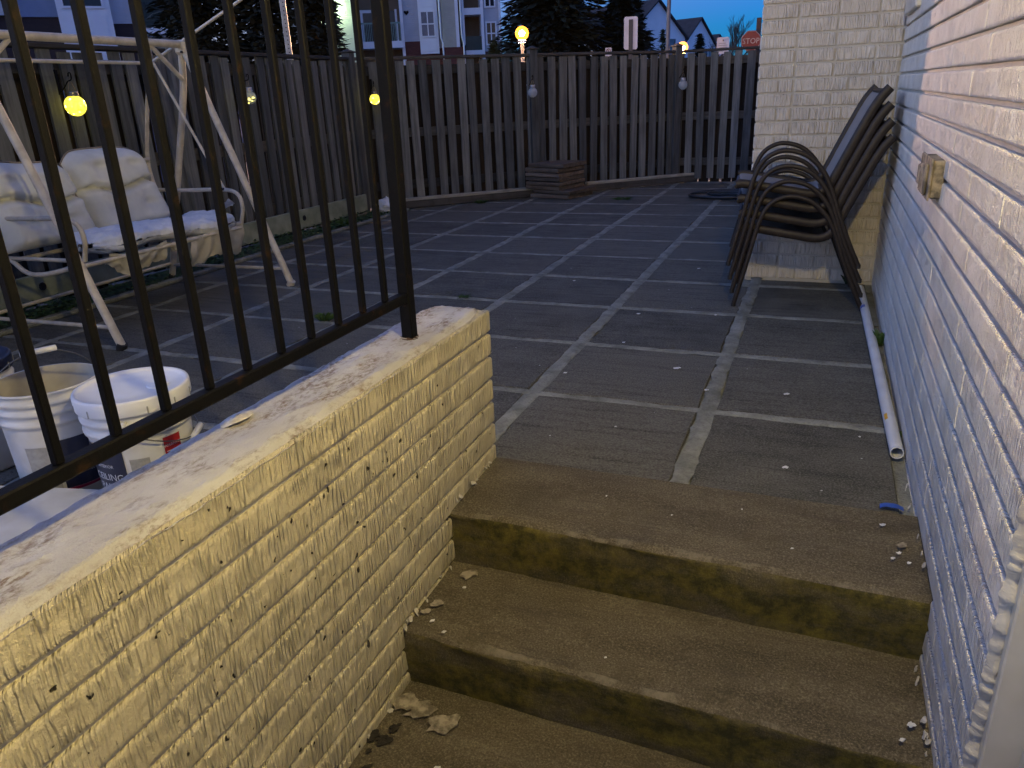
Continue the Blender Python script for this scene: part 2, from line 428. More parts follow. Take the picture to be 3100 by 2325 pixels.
# ================================================================ SETTING
# ground sheet with the stairwell left open
mb = MB(); xs = [-600, -.09, 1.36, 600]; ys = [-600, -9, -1.3, 900]
for i in range(3):
    for j in range(3):
        if i == 1 and j == 1: continue
        mb.add([(xs[i], ys[j], -.07), (xs[i+1], ys[j], -.07), (xs[i+1], ys[j+1], -.07), (xs[i], ys[j+1], -.07)], [(0, 1, 2, 3)])
tag(mb.build('ground', M['asphalt']), kind='structure')

PX, PY = .68, .6587
FENCE_C = 7.40        # the far fence stands on y = x + FENCE_C
def on_patio(x, y):
    if x > -.10 and y < -1.245: return False
    if x > .60 and y > 1.545: return False
    if y > x+FENCE_C+.1 or x < -3.52 or y > 7.0: return False
    return True
# mortar bed: fine uneven sheet so that it creeps over the slab edges
mb = MB(); st = .045; vi = {}; vs = []; fs = []
nx, ny = int((1.345+3.52)/st), int((7.0+4.5)/st)
def mv(i, j):
    if (i, j) not in vi:
        x = -3.52+i*st; y = -4.5+j*st
        z = -.012+.004*nz(x*7, y*7, 1)
        vi[i, j] = len(vs); vs.append((x, y, z))
    return vi[i, j]
for i in range(nx):
    for j in range(ny):
        if on_patio(-3.52+(i+.5)*st, -4.5+(j+.5)*st):
            fs.append((mv(i, j), mv(i+1, j), mv(i+1, j+1), mv(i, j+1)))
mb.add(vs, fs, True)
patio = tag(mb.build('patio', M['mortar']), kind='structure')

def clip(poly, a, b, c):       # keep a*x+b*y <= c
    out = []
    for i in range(len(poly)):
        p, q = poly[i], poly[(i+1) % len(poly)]
        dp, dq = a*p[0]+b*p[1]-c, a*q[0]+b*q[1]-c
        if dp <= 0: out.append(p)
        if (dp < 0 < dq) or (dq < 0 < dp):
            t = dp/(dp-dq); out.append((p[0]+(q[0]-p[0])*t, p[1]+(q[1]-p[1])*t))
    return out
def jx(k, y): return k*PX+.012*nz(k*3.1, y*.4, 9)     # the joints wander a little
def jy(j, x): return j*PY+.010*nz(x*.5, j*2.7, 5)
for k in range(-5, 2):
    for j in range(-6, 11):
        x0, x1, y0, y1 = k*PX, (k+1)*PX, j*PY, (j+1)*PY
        g = .029+.004*rnd.random(); gy = .022+.004*rnd.random()
        cs = [(jx(k, y0)+g, jy(j, x0)+gy), (jx(k+1, y0)-g, jy(j, x1)+gy), (jx(k+1, y1)-g, jy(j+1, x1)-gy), (jx(k, y1)+g, jy(j+1, x0)-gy)]
        poly = []
        for q in range(4):
            a, b = cs[q], cs[(q+1) % 4]
            for t in range(5):
                u = t/5; jj = .0 if t == 0 else .006
                poly.append((a[0]+(b[0]-a[0])*u+rnd.uniform(-jj, jj), a[1]+(b[1]-a[1])*u+rnd.uniform(-jj, jj)))
        poly = clip(poly, -1, 0, 3.06); poly = clip(poly, 1, 0, 1.29)
        poly = clip(poly, -1, 1, FENCE_C-.30); poly = clip(poly, 0, 1, 6.45) if poly else poly
        if not poly: continue
        cx_ = sum(p[0] for p in poly)/len(poly); cy_ = sum(p[1] for p in poly)/len(poly)
        if k >= 0:
            if cy_ < -1.3: continue
            poly = clip(poly, 0, -1, 1.243)
        elif k == -1 and cy_ < -1.0: poly = clip(poly, 1, 0, -.12)
        if k == 0 and cy_ > 1.4: poly = clip(poly, 1, 0, .585) 
        if k == 1:
            if cy_ > 1.7: continue
            poly = clip(poly, 0, 1, 1.47)
        if len(poly) < 3: continue
        cx_ = sum(p[0] for p in poly)/len(poly); cy_ = sum(p[1] for p in poly)/len(poly)
        h = rnd.uniform(.0005, .0038); tx, ty = rnd.uniform(-.004, .004), rnd.uniform(-.004, .004)
        n = len(poly); mb = MB()
        top = [(p[0]-cx_+(cx_-p[0])*.012, p[1]-cy_+(cy_-p[1])*.012, h+tx*(p[0]-cx_)+ty*(p[1]-cy_)) for p in poly]
        mid = [(p[0]-cx_, p[1]-cy_, h-.004+tx*(p[0]-cx_)+ty*(p[1]-cy_)) for p in poly]
        bot = [(p[0]-cx_, p[1]-cy_, -.02) for p in poly]
        mb.add(top+mid+bot, [tuple(range(n))]+[(i, n+i, n+(i+1) % n, (i+1) % n) for i in range(n)]+[(n+i, 2*n+i, 2*n+(i+1) % n, n+(i+1) % n) for i in range(n)])
        mb.build('paving_slab', M['slate'], patio, (cx_, cy_, 0))

def joint(name, pts, hw, seed):
    mb = MB(); vs = []; fs = []; m_ = 7
    for i, (p, d) in enumerate(pts):
        sd = Vector((-d[1], d[0], 0)); t = i*.02
        for k in range(m_):
            u = k/(m_-1)*2-1; a = hw+.009*nz(t*8, seed+(5 if u > 0 else 0))+.009*nz(t*29, seed+(9 if u > 0 else 2))
            zz = .0052-.0042*abs(u)**3-.0025*max(0, nz(t*3, seed, 2))*3+.0022*nz(t*16, u*2, seed)
            q_ = Vector((p[0], p[1], zz))+sd*u*a; vs.append(q_)
    for i in range(len(pts)-1):
        for k in range(m_-1):
            c_ = (vs[i*m_+k]+vs[(i+1)*m_+k+1])*.5
            if on_patio(c_.x, c_.y) and c_.x > -3.06 and c_.y < c_.x+FENCE_C-.28: fs.append((i*m_+k, i*m_+k+1, (i+1)*m_+k+1, (i+1)*m_+k))
    if fs: mb.add(vs, fs, True); mb.build(name, M['mortar'], patio)
for k in range(-5, 2): joint('mortar_joint', [((jx(k, y_*.02-.003), y_*.02-.003), (0, 1)) for y_ in range(-220, 335)], .0315, k*7.3)
for j in range(-6, 11): joint('mortar_joint', [((x_*.02, jy(j, x_*.02)), (1, 0)) for x_ in range(-156, 67)], .0255, 100+j*5.7)
# ---------------------------------------------------------------- steps
steps = thing('concrete_steps', 'brown concrete steps going down between the two painted brick walls', 'steps')
X0, X1 = .075, 1.345
def step_prof(yb, yn, z1, z0):
    r = .022; P = [(yb, z1), (yb-.06, z1)]
    for t in range(1, 5): P.append((yb-.06+(yn+r-yb+.06)*t/5, z1-.001*t))
    for a in range(0, 91, 18): P.append((yn+r-r*math.sin(R(a)), z1-.006-r+r*math.cos(R(a))))
    for t in range(1, 6): P.append((yn+.012*t/5, z1-.006-r-(z1-.006-r-z0)*t/5))
    return P
def make_step(yb, yn, z1, z0, seed):
    P = step_prof(yb, yn, z1, z0); mb = MB(); nu = 60
    vs = []
    for i in range(nu+1):
        x = X0+(X1-X0)*i/nu
        for q, (y, z) in enumerate(P):
            d = .007*nz(x*5, q*.5+seed, seed)+.003*nz(x*22, q*1.3, seed)+(.004*nz(x*45, q, seed) if 5 < q < 10 else 0)
            vs.append((x, y+(d if 4 < q else 0)-.03*(x-X0)/(X1-X0)*(0 if q == 0 else 1), z+(d*.7 if 0 < q < 9 else 0)))
    n = len(P)
    for i in range(nu):
        for q in range(n-1):
            a = i*n+q
            mb.add([], [])
            mb.f.append((a, a+1, a+n+1, a+n)); mb.sm.append(True); mb.mi.append(1 if q >= 9 else (2 if q >= 6 else 0))
    mb.v = vs
    o = mb.build('step', [M['tread'], M['riser'], M['nosing']], steps); return o
make_step(-1.243, -1.60, .004, -.185, 1)
make_step(-1.55, -1.915, -.178, -.365, 2)
make_step(-1.87, -2.75, -.358, -.56, 3)
mb = MB(); grid(mb, lambda u, v: (X0+(X1-X0)*u, -2.70-6.3*v, -.545+.004*nz(u*9, v*20)), 20, 60); mb.build('landing', M['tread'], steps)

# ---------------------------------------------------------------- bricks
BR = {}
CH = .0762; BH = .0668
BHK = {'low': .0658, 'h': .0645, 'b': .0655, 'l': .0655}
GAP = {'low': (.0003, .0003), 'h': (.0006, .0006), 'b': (.0085, .0034), 'l': (.0085, .0034)}
def brick_prism(mb, L, key, mi=0, xf=None):
    gap, ce = GAP[key]; l = L/2-gap/2; h = BHK[key]/2; c = .0045; P = []
    for (x, e) in ((-l, 1), (-l+ce, 0), (l-ce, 0), (l, 1)):
        d = ce if e else 0
        P += [(x, .012, -h), (x, -.012+c, -h+d), (x, -.012+c*.3+d, -h+c*.55), (x, -.012+d, -h+c*1.6), (x, -.012+d, h-c*1.6), (x, -.012+c*.3+d, h-c*.55), (x, -.012+c, h-d), (x, .012, h)]
    fs = [tuple(range(8)), tuple(range(24, 32))[::-1]]
    for i in range(3):
        for k in range(8): fs.append((8*i+k, 8*i+8+k, 8*i+8+(k+1) % 8, 8*i+(k+1) % 8))
    if xf is not None: P = [tuple(xf @ Vector(p)) for p in P]
    mb.add(P, fs, False, mi)
def brick_mesh(L, key, mat):
    kk = (round(L, 3), key)
    if kk not in BR:
        mb = MB(); brick_prism(mb, L, key); me = mb.mesh('brick'); me.materials.append(mat); BR[kk] = me
    return BR[kk]
def lay(s0, s1, z0, z1, seed, ztop=None):
    """courses downwards from z1; yields (centre s, centre z, length)"""
    q = random.Random(seed); out = []; n = int((z1-z0)/CH+.5)
    for c in range(n):
        z = z1-CH*(c+.5); s = s0; first = q.choice((.098, .118, .2)) if c % 2 else .2
        while s < s1-.03:
            L = first if s == s0 else q.choice((.2, .2, .2, .165)); L = min(L, s1-s)
            if s1-(s+L) < .05: L = s1-s
            out.append((s+L/2, z, round(L, 3))); s += L
    return out

# stair wall (low painted brick wall carrying the railing)
low = thing('stair_wall', 'low cream painted brick wall beside the steps with black railing on top', 'wall')
ZT = .517; XF = .085
mb = MB(); box(mb, -.100, XF-.0095, -9, -1.252, -.62, ZT-.012); mb.build('core', M['joint'], low)
for s, z, L in lay(-3.75, -1.246, -.62, ZT-.004, 3):
    obj('brick', brick_mesh(L, 'low', M['brick_low']), None, low, (XF-.012+rnd.uniform(-.0012, .0012), s, z), (0, rnd.uniform(-.006, .006), PI/2))
for s, z, L in lay(-.098, .083, -.1, ZT-.004, 9):
    obj('brick', brick_mesh(L, 'low', M['brick_low']), None, low, (s, -1.256, z), (0, 0, PI))
# rough painted coat on top
mb = MB(); nv, nu = 26, 210
def capf(u, v):
    y = -6.0+u*(6.0-1.238)
    xr = XF+.0016+.0010*nz(y*22, 3)+.001*nz(y*60, 1); xl = -.106-.018*(1-u)*1.2+.006*nz(y*11, 7)+.006*nz(y*33, 2)
    x = xl+(xr-xl)*v
    e = min(v, 1-v)*nv; e2 = (1-u)*nu
    z = ZT+.006+.0045*nz(x*18, y*14, 2)+.003*nz(x*50, y*50)
    if e < 1: z -= .020 if v < .5 else .019
    elif e < 2: z -= .005
    if e2 < 1: z -= .024
    elif e2 < 2: z -= .005
    if e2 < 8:
        cr = .035*max(0, 1-e2/8)**2
        x = x+(cr if v < .5 else -cr)*abs(v-.5)*2
    return (x, y, z)
# denser towards the visible end
def capu(u, v): return capf(1-(1-u)**1.6, v)
grid(mb, lambda u, v: capf(u**.55, v), nu, nv); mb.build('top_coat', M['cap'], low)
mb = MB(); grid(mb, lambda u, v: (-.066+.020*math.cos(2*PI*v)*u*(1+.2*nz(v*7)), -2.205+.045*math.sin(2*PI*v)*u*(1+.2*nz(v*5, 2)), ZT+.019-.006*u*u+.004*nz(u*3, v*6)), 4, 18); mb.build('loose_chip', M['flake'], low)

# ---------------------------------------------------------------- house
house = thing('brick_house', 'white painted brick house wall with a return wall at the right of the patio', 'house')
XH = 1.328; YB = 1.53
mb = MB()
box(mb, XH+.013, 1.7, -2.128, YB+.2, -.62, 6.5); box(mb, XH+.013, 1.7, -3.12, -2.128, 1.66, 6.5); box(mb, XH+.013, 1.7, -9, -3.12, -.62, 6.5)
box(mb, .607, 6, YB+.0075, 6.3, -.1, 6.5)
mb.build('wall', M['joint'], house)
allb = []
for s, z, L in lay(-2.124, YB-.004, -.60, 1.83, 11): allb.append((Vector((XH+.012, s, z)), L, 'h'))
for s, z, L in lay(.600, .795, -.02, 1.83, 12): allb.append((Vector((s, YB+.012, z)), L, 'b'))
for s, z, L in lay(.800, XH-.002, -.02, 1.83, 13): allb.append((Vector((s, YB+.012, z)), L, 'b'))
for s, z, L in lay(YB+.02, 3.2, -.02, 1.83, 14): allb.append((Vector((.612, s, z)), L, 'l'))
cp = cam.matrix_world.translation; inv = cam.matrix_world.inverted()
vis = []
for p, L, t in allb:
    size = L/(p-cp).length*(1 if t == 'b' else .35)
    if t == 'l' or p.z > 1.62: size *= .01
    vis.append((size, p, L, t))
vis.sort(key=lambda a: -a[0])
mats = {'h': M['brick_house'], 'b': M['brick_back'], 'l': M['brick_back']}
rest = MB(); rest_m = [M['brick_house'], M['brick_back']]
for n, (sz, p, L, t) in enumerate(vis):
    rz = 0 if t == 'b' else -PI/2
    if n < 300:
        obj('brick', brick_mesh(L, t, mats[t]), None, house, p+Vector((rnd.uniform(-.0012, .0012), 0, 0)), (0, rnd.uniform(-.006, .006), rz))
    else:
        brick_prism(rest, L, t, 0 if t == 'h' else 1, Matrix.Translation(p) @ Matrix.Rotation(rz if t == 'b' else -PI/2, 4, 'Z'))
tag(rest.build('brick_courses', rest_m, house), kind='stuff')
# window casing close to the inside corner
mb = MB(); box(mb, XH-.022, XH+.03, .80, 1.40, 1.415, 2.6, .006); wn = mb.build('window', M['trim'], house)
mb = MB(); box(mb, XH-.024, XH+.01, .88, 1.32, 1.50, 2.5); mb.build('pane', M['dark_room'], wn)
# door frame at the right of the steps
dr = MB(); box(dr, XH+.012, 1.60, -2.152, -2.1295, -.56, 1.66, .003); f1 = dr.build('door_frame', M['trim'], house)
dr = MB(); box(dr, 1.392, 1.60, -2.215, -2.153, -.56, 1.66, .003); dr.build('jamb', M['trim'], f1)
dr = MB(); box(dr, 1.430, 1.60, -2.232, -2.2155, -.56, 1.66, .003); dr.build('stop', M['trim'], f1)
dr = MB(); box(dr, 1.50, 1.545, -3.12, -2.233, -.54, 1.64, .004); dr.build('door', M['white_paint'], house)
# squeezed mortar blobs along the last brick beside the frame
mb = MB()
def ragged(u, v):
    z = -.58+2.05*u; w_ = .010+.009*nz(z*34, 2)+.006*nz(z*90, 5)
    return (XH-.001+.030*v-(w_*.4 if v < .3 else 0)+.004*nz(z*50, v*3), -2.124-w_*math.sin(PI*min(1, v*1.25))-.002*nz(z*70, v*5), z)
grid(mb, ragged, 420, 6)
mb.build('mortar_edge', M['joint'], house)

# paint flakes curling off along the foot of the house wall
def flake(mb, c, nrm, size, seed):
    q = random.Random(seed); n = 15; nrm = Vector(nrm).normalized(); t = nrm.orthogonal().normalized(); b = nrm.cross(t)
    c = Vector(c); P = []
    for k in range(n):
        a = 2*PI*k/n; r = size*(.8+.55*nz(math.cos(a)*1.6+seed*3.1, math.sin(a)*1.6, seed)+q.uniform(-.06, .06)); P.append(c+t*math.cos(a)*r*1.0+b*math.sin(a)*r*.7+nrm*q.uniform(0, .002))
    up = nrm*.0014
    mb.add([p+up for p in P]+P, [tuple(range(n))]+[(i, n+i, n+(i+1) % n, (i+1) % n) for i in range(n)])
def stair_z(y):
    return .004 if y > -1.60 else (-.178 if y > -1.93 else -.358)
for i in range(20):
    y = rnd.uniform(-2.12, -.95) if i < 52 else rnd.uniform(-.95, .6)
    mb = MB(); zz = stair_z(y)
    flake(mb, (XH-.004-rnd.uniform(0, .012), y, zz+rnd.uniform(.0, .022)), (-.7-rnd.random(), rnd.uniform(-.2, .2), rnd.uniform(.1, 1)), rnd.uniform(.005, .014), i)
    mb.build('paint_flake', M['flake'], house)
# spilled paint and mortar patches on the steps
spl = [(.155, -1.648, -.172, .034), (.13, -1.80, -.172, .022), (.115, -1.84, -.172, .018), (.15, -1.87, -.172, .008), (.20, -1.90, -.172, .008), (.17, -1.71, -.172, .007),
       (.115, -1.985, -.3525, .045), (.17, -2.00, -.3525, .05), (.24, -2.02, -.3525, .05), (.29, -2.15, -.3515, .012),
       (1.24, -1.33, .011, .010), (1.28, -1.42, .011, .018), (1.27, -1.46, .011, .008), (1.255, -1.49, .011, .008), (1.29, -1.50, .011, .007), (1.29, -1.85, -.170, .012), (1.27, -1.90, -.170, .008),
       (.62, -1.86, -.170, .005), (1.02, -1.52, .011, .005), (.7, -1.45, .011, .003), (.5, -1.40, .011, .003), (.88, -1.36, .011, .003)]
M['patch'] = simple('mortar_smear', (.33, .29, .22), (.12, .10, .07), 45, .9, bump=.5, lo=.4, hi=.62)
for i, (x, y, z, s) in enumerate(spl):
    mb = MB(); flake(mb, (x, y, z), (0, 0, 1), s, 100+i); mb.build('paint_splash', M['patch'] if s > .012 else M['paint_drop'], steps)
for i in range(22):
    y = rnd.uniform(-2.35, -1.26); mb = MB(); zz = stair_z(y)
    flake(mb, (XF+rnd.uniform(-.002, .010), y, zz+rnd.uniform(.0, .012)), (rnd.uniform(.3, 1), rnd.uniform(-.2, .2), rnd.uniform(.4, 1)), rnd.uniform(.005, .013), 500+i); mb.build('mortar_patch', M['joint'], low)
M['dirt'] = simple('black_dirt', (.012, .010, .006), (.03, .024, .014), 60, .95, bump=.8)
for i in range(26):
    y = rnd.uniform(-2.5, -2.02); mb = MB(); flake(mb, (XF+rnd.uniform(.0, .05), y, -.3525), (0, 0, 1), rnd.uniform(.008, .026), 700+i); mb.build('dirt_patch', M['dirt'], steps)
drops = [(.95, -.42, .016), (.72, -.48, .026), (.655, -.46, .012), (.76, -.62, .008), (.50, -.24, .018), (.30, -.05, .012), (.20, .05, .010), (.05, -.36, .012), (.06, -.42, .010), (-.02, -.62, .009), (.16, .55, .014),
         (1.02, -.05, .014), (.55, .62, .008), (.93, -.98, .010), (-.70, -.62, .014), (-.95, -.32, .012), (-1.15, .42, .014), (-1.2, -.45, .030), (-1.25, -.5, .018), (-.92, -.86, .012), (.98, -1.05, .012), (1.15, -.6, .008), (-.32, -.6, .010),
         (.85, .9, .008), (-.4, 1.2, .012), (-.9, 1.5, .012), (.3, 1.7, .012), (1.1, .2, .010), (.4, -.9, .006), (.6, -1.1, .005), (1.2, -.75, .005)]
for i, (x, y, s) in enumerate(drops[::2]):
    mb = MB(); flake(mb, (x, y, .0055), (0, 0, 1), s, 300+i); mb.build('paint_drop', M['paint_drop'], patio)

# ================================================================ FENCES
PH = 1.455
pk = []
for s in range(5):
    mb = MB(); q = random.Random(40+s); b = q.uniform(-.004, .004)
    for (w0) in [0]:
        vs = []; n = 5
        for i in range(n):
            z = PH*i/(n-1); o_ = b*math.sin(PI*i/(n-1)); wv = .0445+q.uniform(-.0015, .0015)
            vs += [(-wv+o_, -.0095, z), (wv+o_, -.0095, z), (wv+o_, .0095, z), (-wv+o_, .0095, z)]
        fs = [(3, 2, 1, 0), (4*n-4, 4*n-3, 4*n-2, 4*n-1)]
        for i in range(n-1):
            for k in range(4): fs.append((4*i+k, 4*i+(k+1) % 4, 4*i+4+(k+1) % 4, 4*i+4+k))
        mb.add(vs, fs)
    me = mb.mesh('picket'); me.materials.append(M['picket']); pk.append(me)
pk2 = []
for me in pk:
    me = me.copy(); me.materials[0] = M['picket_shaded']; pk2.append(me)
def fence(label, A, B, posts, z0=.04):
    """local x runs from A to B, local -y is the patio side"""
    A = Vector((A[0], A[1], 0)); B = Vector((B[0], B[1], 0)); d = B-A; L = d.length
    f = thing('wooden_fence', label, 'fence', A, math.atan2(d.y, d.x), 'weathered fence runs around the patio')
    x = .06
    while x < L-.04:
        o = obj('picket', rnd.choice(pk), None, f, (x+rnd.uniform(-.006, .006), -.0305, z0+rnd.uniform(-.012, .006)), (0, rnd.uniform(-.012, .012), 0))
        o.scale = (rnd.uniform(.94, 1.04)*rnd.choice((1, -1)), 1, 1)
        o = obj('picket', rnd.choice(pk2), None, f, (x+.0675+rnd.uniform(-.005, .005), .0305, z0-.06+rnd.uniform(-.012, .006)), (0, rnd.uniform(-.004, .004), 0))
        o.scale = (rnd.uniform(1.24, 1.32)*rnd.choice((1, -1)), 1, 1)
        x += .135
    for z in (z0+.20, z0+.74, z0+1.36):
        mb = MB(); box(mb, 0, L, -.0195, .0195, z-.045, z+.045, .003); mb.build('rail', M['rail_wood'], f)
    mb = MB(); box(mb, -.02, L+.02, -.062, .062, PH+z0+.008, PH+z0+.036, .004); mb.build('cap_board', M['rail_wood'], f)
    for p in posts:
        mb = MB(); box(mb, p-.047, p+.047, -.075, .018, 0, PH+z0+.075, .004); po = mb.build('post', M['picket'], f)
        mb = MB(); box(mb, p-.062, p+.062, -.092, .034, PH+z0+.0755, PH+z0+.09, .004)
        mb.add([(p-.05, -.08, PH+z0+.09), (p+.05, -.08, PH+z0+.09), (p+.05, .02, PH+z0+.09), (p-.05, .02, PH+z0+.09), (p, -.03, PH+z0+.115)], [(0, 1, 4), (1, 2, 4), (2, 3, 4), (3, 0, 4)])
        mb.build('post_cap', M['rail_wood'], po)
    return f
fence('long weathered fence run behind the white swing', (-3.58, -3.2), (-3.58, 3.92), [.1, 2.35, 4.6, 7.0])
fence('weathered fence run behind the stack of slabs facing the steps', (-3.56, 3.89), (-.72, 6.68), [1.99, 3.90])
fence('short weathered fence run ending behind the white painted return wall', (-.79, 6.68), (3.4, 7.12), [2.4])

# boards along the foot of the fences
def plank(name, label, A, B, wd, th, mat, z, cat='board', tilt=0, holes=()):
    A = Vector((A[0], A[1], z)); B = Vector((B[0], B[1], z)); d = B-A; L = d.length
    o = thing(name, label, cat, A, math.atan2(d.y, d.x))
    mb = MB(); box(mb, 0, L, -wd/2, wd/2, 0, th, .004); b = mb.build('plank', mat, o); b.rotation_euler = (tilt, 0, 0)
    for h in holes:
        mb = MB(); mb2 = []
        c = (h, -wd/2-.0015, th*.55); n = 14
        pts = [(c[0]+.021*math.cos(2*PI*k/n), c[1], c[2]+.021*math.sin(2*PI*k/n)) for k in range(n)]
        tube(mb, pts, .005, 5, closed=True); mb.add(pts, [tuple(range(n))]); mb.build('bolt_cup', M['rubber'], o)
    return o
plank('base_board', 'pale board lying along the foot of the fence right of the slab stack', (-1.62, 5.66), (-.52, 6.72), .075, .030, M['board'], .075, holes=())
plank('base_board', 'pale board lying along the foot of the fence left of the slab stack', (-3.35, 3.98), (-1.95, 5.32), .075, .030, M['board'], .075)
plank('sill_timber', 'dark timber under the pale boards at the fence foot', (-3.38, 3.96), (-.50, 6.74), .085, .072, M['rail_wood'], .002, 'timber')
plank('kick_board', 'greenish board on edge at the fence foot behind the swing', (-3.46, -3.0), (-3.46, 3.7), .034, .17, M['kick'], .03, holes=(1.55, 2.9, 4.6, 5.6))
tag(bpy.data.objects['kick_board'], group=None)
plank('edging_kerb', 'thin grey concrete edging between the weeds and the slabs', (-3.11, -3.0), (-3.11, 3.95), .05, .028, M['mortar'], -.004, 'kerb')

# ================================================================ RAILING
rail = thing('iron_railing', 'black iron railing of square balusters set on the low brick wall', 'railing')
mb = MB(); box(mb, -.0165, .0165, -1.6085, -1.5755, .50, 1.52, .003); po = mb.build('post', M['black'], rail)
mb = MB(); grid(mb, lambda u, v: (.031*math.cos(2*PI*v)*u*(1+.3*nz(v*5, 1)), -1.592+.031*math.sin(2*PI*v)*u*(1+.3*nz(v*4, 3)), ZT+.011-.006*u+.003*nz(u*5, v*9)), 3, 20); mb.build('rust_ring', M['rust'], po)
mb = MB(); box(mb, -.014, .014, -5.0, -1.6087, .622, .648, .003); mb.build('bottom_rail', M['black'], rail)
mb = MB(); box(mb, -.022, .022, -5.0, -1.56, 1.5205, 1.545, .004); mb.build('top_rail', M['black'], rail)
mb = MB(); box(mb, -.0074, .0074, -.0074, .0074, 0, .8715, .002); bal = mb.mesh('baluster'); bal.materials.append(M['black'])
for i in range(32):
    y = -1.70-.1042*i
    obj('baluster', bal, None, rail, (0, y, .6485))
mb = MB(); box(mb, -.021, .021, -4.95, -4.908, .50, 1.52, .003); mb.build('post', M['black'], rail)

# ================================================================ CHAIRS
def make_chair():
    c = thing('stacking_chair', '', 'chair', group='stacked brown patio chairs')
    yn, yf = .885, 1.405
    def hoop(y):
        P = smooth_path([(.613, y, .012), (.668, y, .25), (.712, y, .445), (.752, y, .535), (.815, y, .578), (.885, y, .583), (.965, y, .555), (1.035, y, .49), (1.085, y, .40), (1.135, y, .27), (1.20, y, .12), (1.252, y, .012)], 5)
        mb = MB(); tube(mb, P, .0122, 8); o = mb.build('arm_hoop', M['chair'], c)
        for x in (.613, 1.252):
            mb = MB(); tube(mb, [(x, y, 0), (x, y, .02)], .0125, 8); mb.build('foot_cap', M['rubber'], o)
    hoop(yn); hoop(yf)
    side = [(.628, .418), (.66, .423), (.76, .408), (.90, .385), (.985, .372), (1.035, .378), (1.072, .405), (1.10, .46), (1.145, .565), (1.20, .69), (1.245, .785), (1.275, .832), (1.300, .862)]
    for y in (yn+.022, yf-.022):
        mb = MB(); tube(mb, smooth_path([(x, y, z) for x, z in side], 4), .0165, 8, sx=1.35, sy=.7, up=(0, 0, 1)); mb.build('side_rail', M['chair'], c)
    sp = smooth_path([(x, 0, z) for x, z in side], 4)
    def sling(a, b, name):
        mb = MB(); P = sp[a:b]; nv = 8
        def fn(u, v):
            i = min(int(u*(len(P)-1)), len(P)-1); p = P[i]
            return (p.x+.012*math.sin(PI*v)*(1 if p.z > .45 else .0), yn+.03+(yf-yn-.06)*v, p.z+.004-(.012*math.sin(PI*v) if p.z < .45 else 0))
        grid(mb, fn, len(P)-1, nv)
        k = len(mb.v)
        grid(mb, lambda u, v: tuple(Vector(fn(u, v))-Vector((0, 0, .003))), len(P)-1, nv); mb.build(name, M['sling'], c)
    sling(1, 23, 'seat_sling'); sling(25, len(sp)-2, 'back_sling')
    for (x, z) in ((.632, .408), (1.285, .846), (1.055, .372)):
        mb = MB(); tube(mb, [(x, yn+.022, z), (x, yf-.022, z)], .011, 8); mb.build('cross_bar', M['chair'], c)
    return c
chair0 = make_chair()
labs = ['lowest brown patio chair of the stack, its feet on the slabs', 'second brown patio chair from the bottom of the stack', 'third brown patio chair from the bottom of the stack', 'topmost brown patio chair of the stack with its grey sling seat showing']
for i in range(4):
    o = chair0 if i == 0 else copy_tree(chair0)
    th = R(4.5); px, py = 1.266, .885; o.rotation_euler = (0, 0, th); o.location = (px-px*math.cos(th)+py*math.sin(th)-.0135*i, py-px*math.sin(th)-py*math.cos(th), .0745*i); o['label'] = labs[i]

# ================================================================ SWING
sw = thing('garden_swing', 'white metal garden swing with torn cream cushions in front of the fence', 'swing')
SY = (-.675, .70)
cm = M['cream_metal']
for y in SY:
    mb = MB(); tube(mb, [(-2.745, y, 1.47), (-2.19, y, .02)], .0215, 10); l = mb.build('leg', cm, sw)
    mb = MB(); tube(mb, [(-2.20, y, .0), (-2.183, y, .035)], .026, 10); mb.build('foot', M['rubber'] if y < 0 else M['cream_metal'], l)
    mb = MB(); tube(mb, smooth_path([(-2.77, y+.01, 1.47), (-2.82, y+.01, 1.20), (-2.99, y+.01, .70), (-3.215, y+.01, .02)], 6), .0215, 10); l = mb.build('leg', cm, sw)
    mb = MB(); tube(mb, [(-3.212, y+.01, 0), (-3.222, y+.01, .035)], .026, 10); mb.build('foot', M['rubber'], l)
    # corner plate joining legs, top bar and brace
    mb = MB(); box(mb, -2.80, -2.715, y-.026, y+.026, 1.43, 1.515, .015); pl = mb.build('corner_bracket', cm, sw)
    for (dx, dz) in ((-.02, .02), (.02, -.03)):
        mb = MB(); tube(mb, [(-2.755+dx, y-.034, 1.475+dz), (-2.755+dx, y+.034, 1.475+dz)], .007, 8); mb.build('bolt', M['rubber'], pl)
    s = 1 if y < 0 else -1
    mb = MB(); tube(mb, [(-2.757, y+s*.26, 1.487), (-2.775, y+s*.02, 1.29)], .014, 8); mb.build('brace', cm, sw)
    # canopy arm
    mb = MB(); tube(mb, [(-3.03, y, 1.396), (-2.10, y, 1.758)], .0095, 8); mb.build('canopy_arm', cm, sw)
    mb = MB(); tube(mb, smooth_path([(-2.83, y+s*.10, 1.17), (-2.50, y+s*.10, .62), (-2.19, y, .06)], 3)[:1]+[(-2.83, y+.0, 1.2)], .004, 6)
    mb = MB(); tube(mb, [(-3.185, y+.01, .10), (-2.225, y, .115)], .011, 8); mb.build('stretcher', cm, sw)
mb = MB(); tube(mb, [(-2.757, SY[0], 1.490), (-2.757, SY[1], 1.490)], .0225, 12); mb.build('top_bar', cm, sw)
mb = MB(); tube(mb, [(-3.03, SY[0], 1.392), (-3.03, SY[1], 1.396)], .0105, 8); mb.build('canopy_bar', cm, sw)
mb = MB(); tube(mb, [(-2.10, SY[0], 1.755), (-2.10, SY[1], 1.758)], .0105, 8); mb.build('canopy_bar', cm, sw)
mb = MB(); tube(mb, [(-3.19, SY[0], .10), (-3.19, SY[1], .11)], .011, 8); mb.build('stretcher', cm, sw)
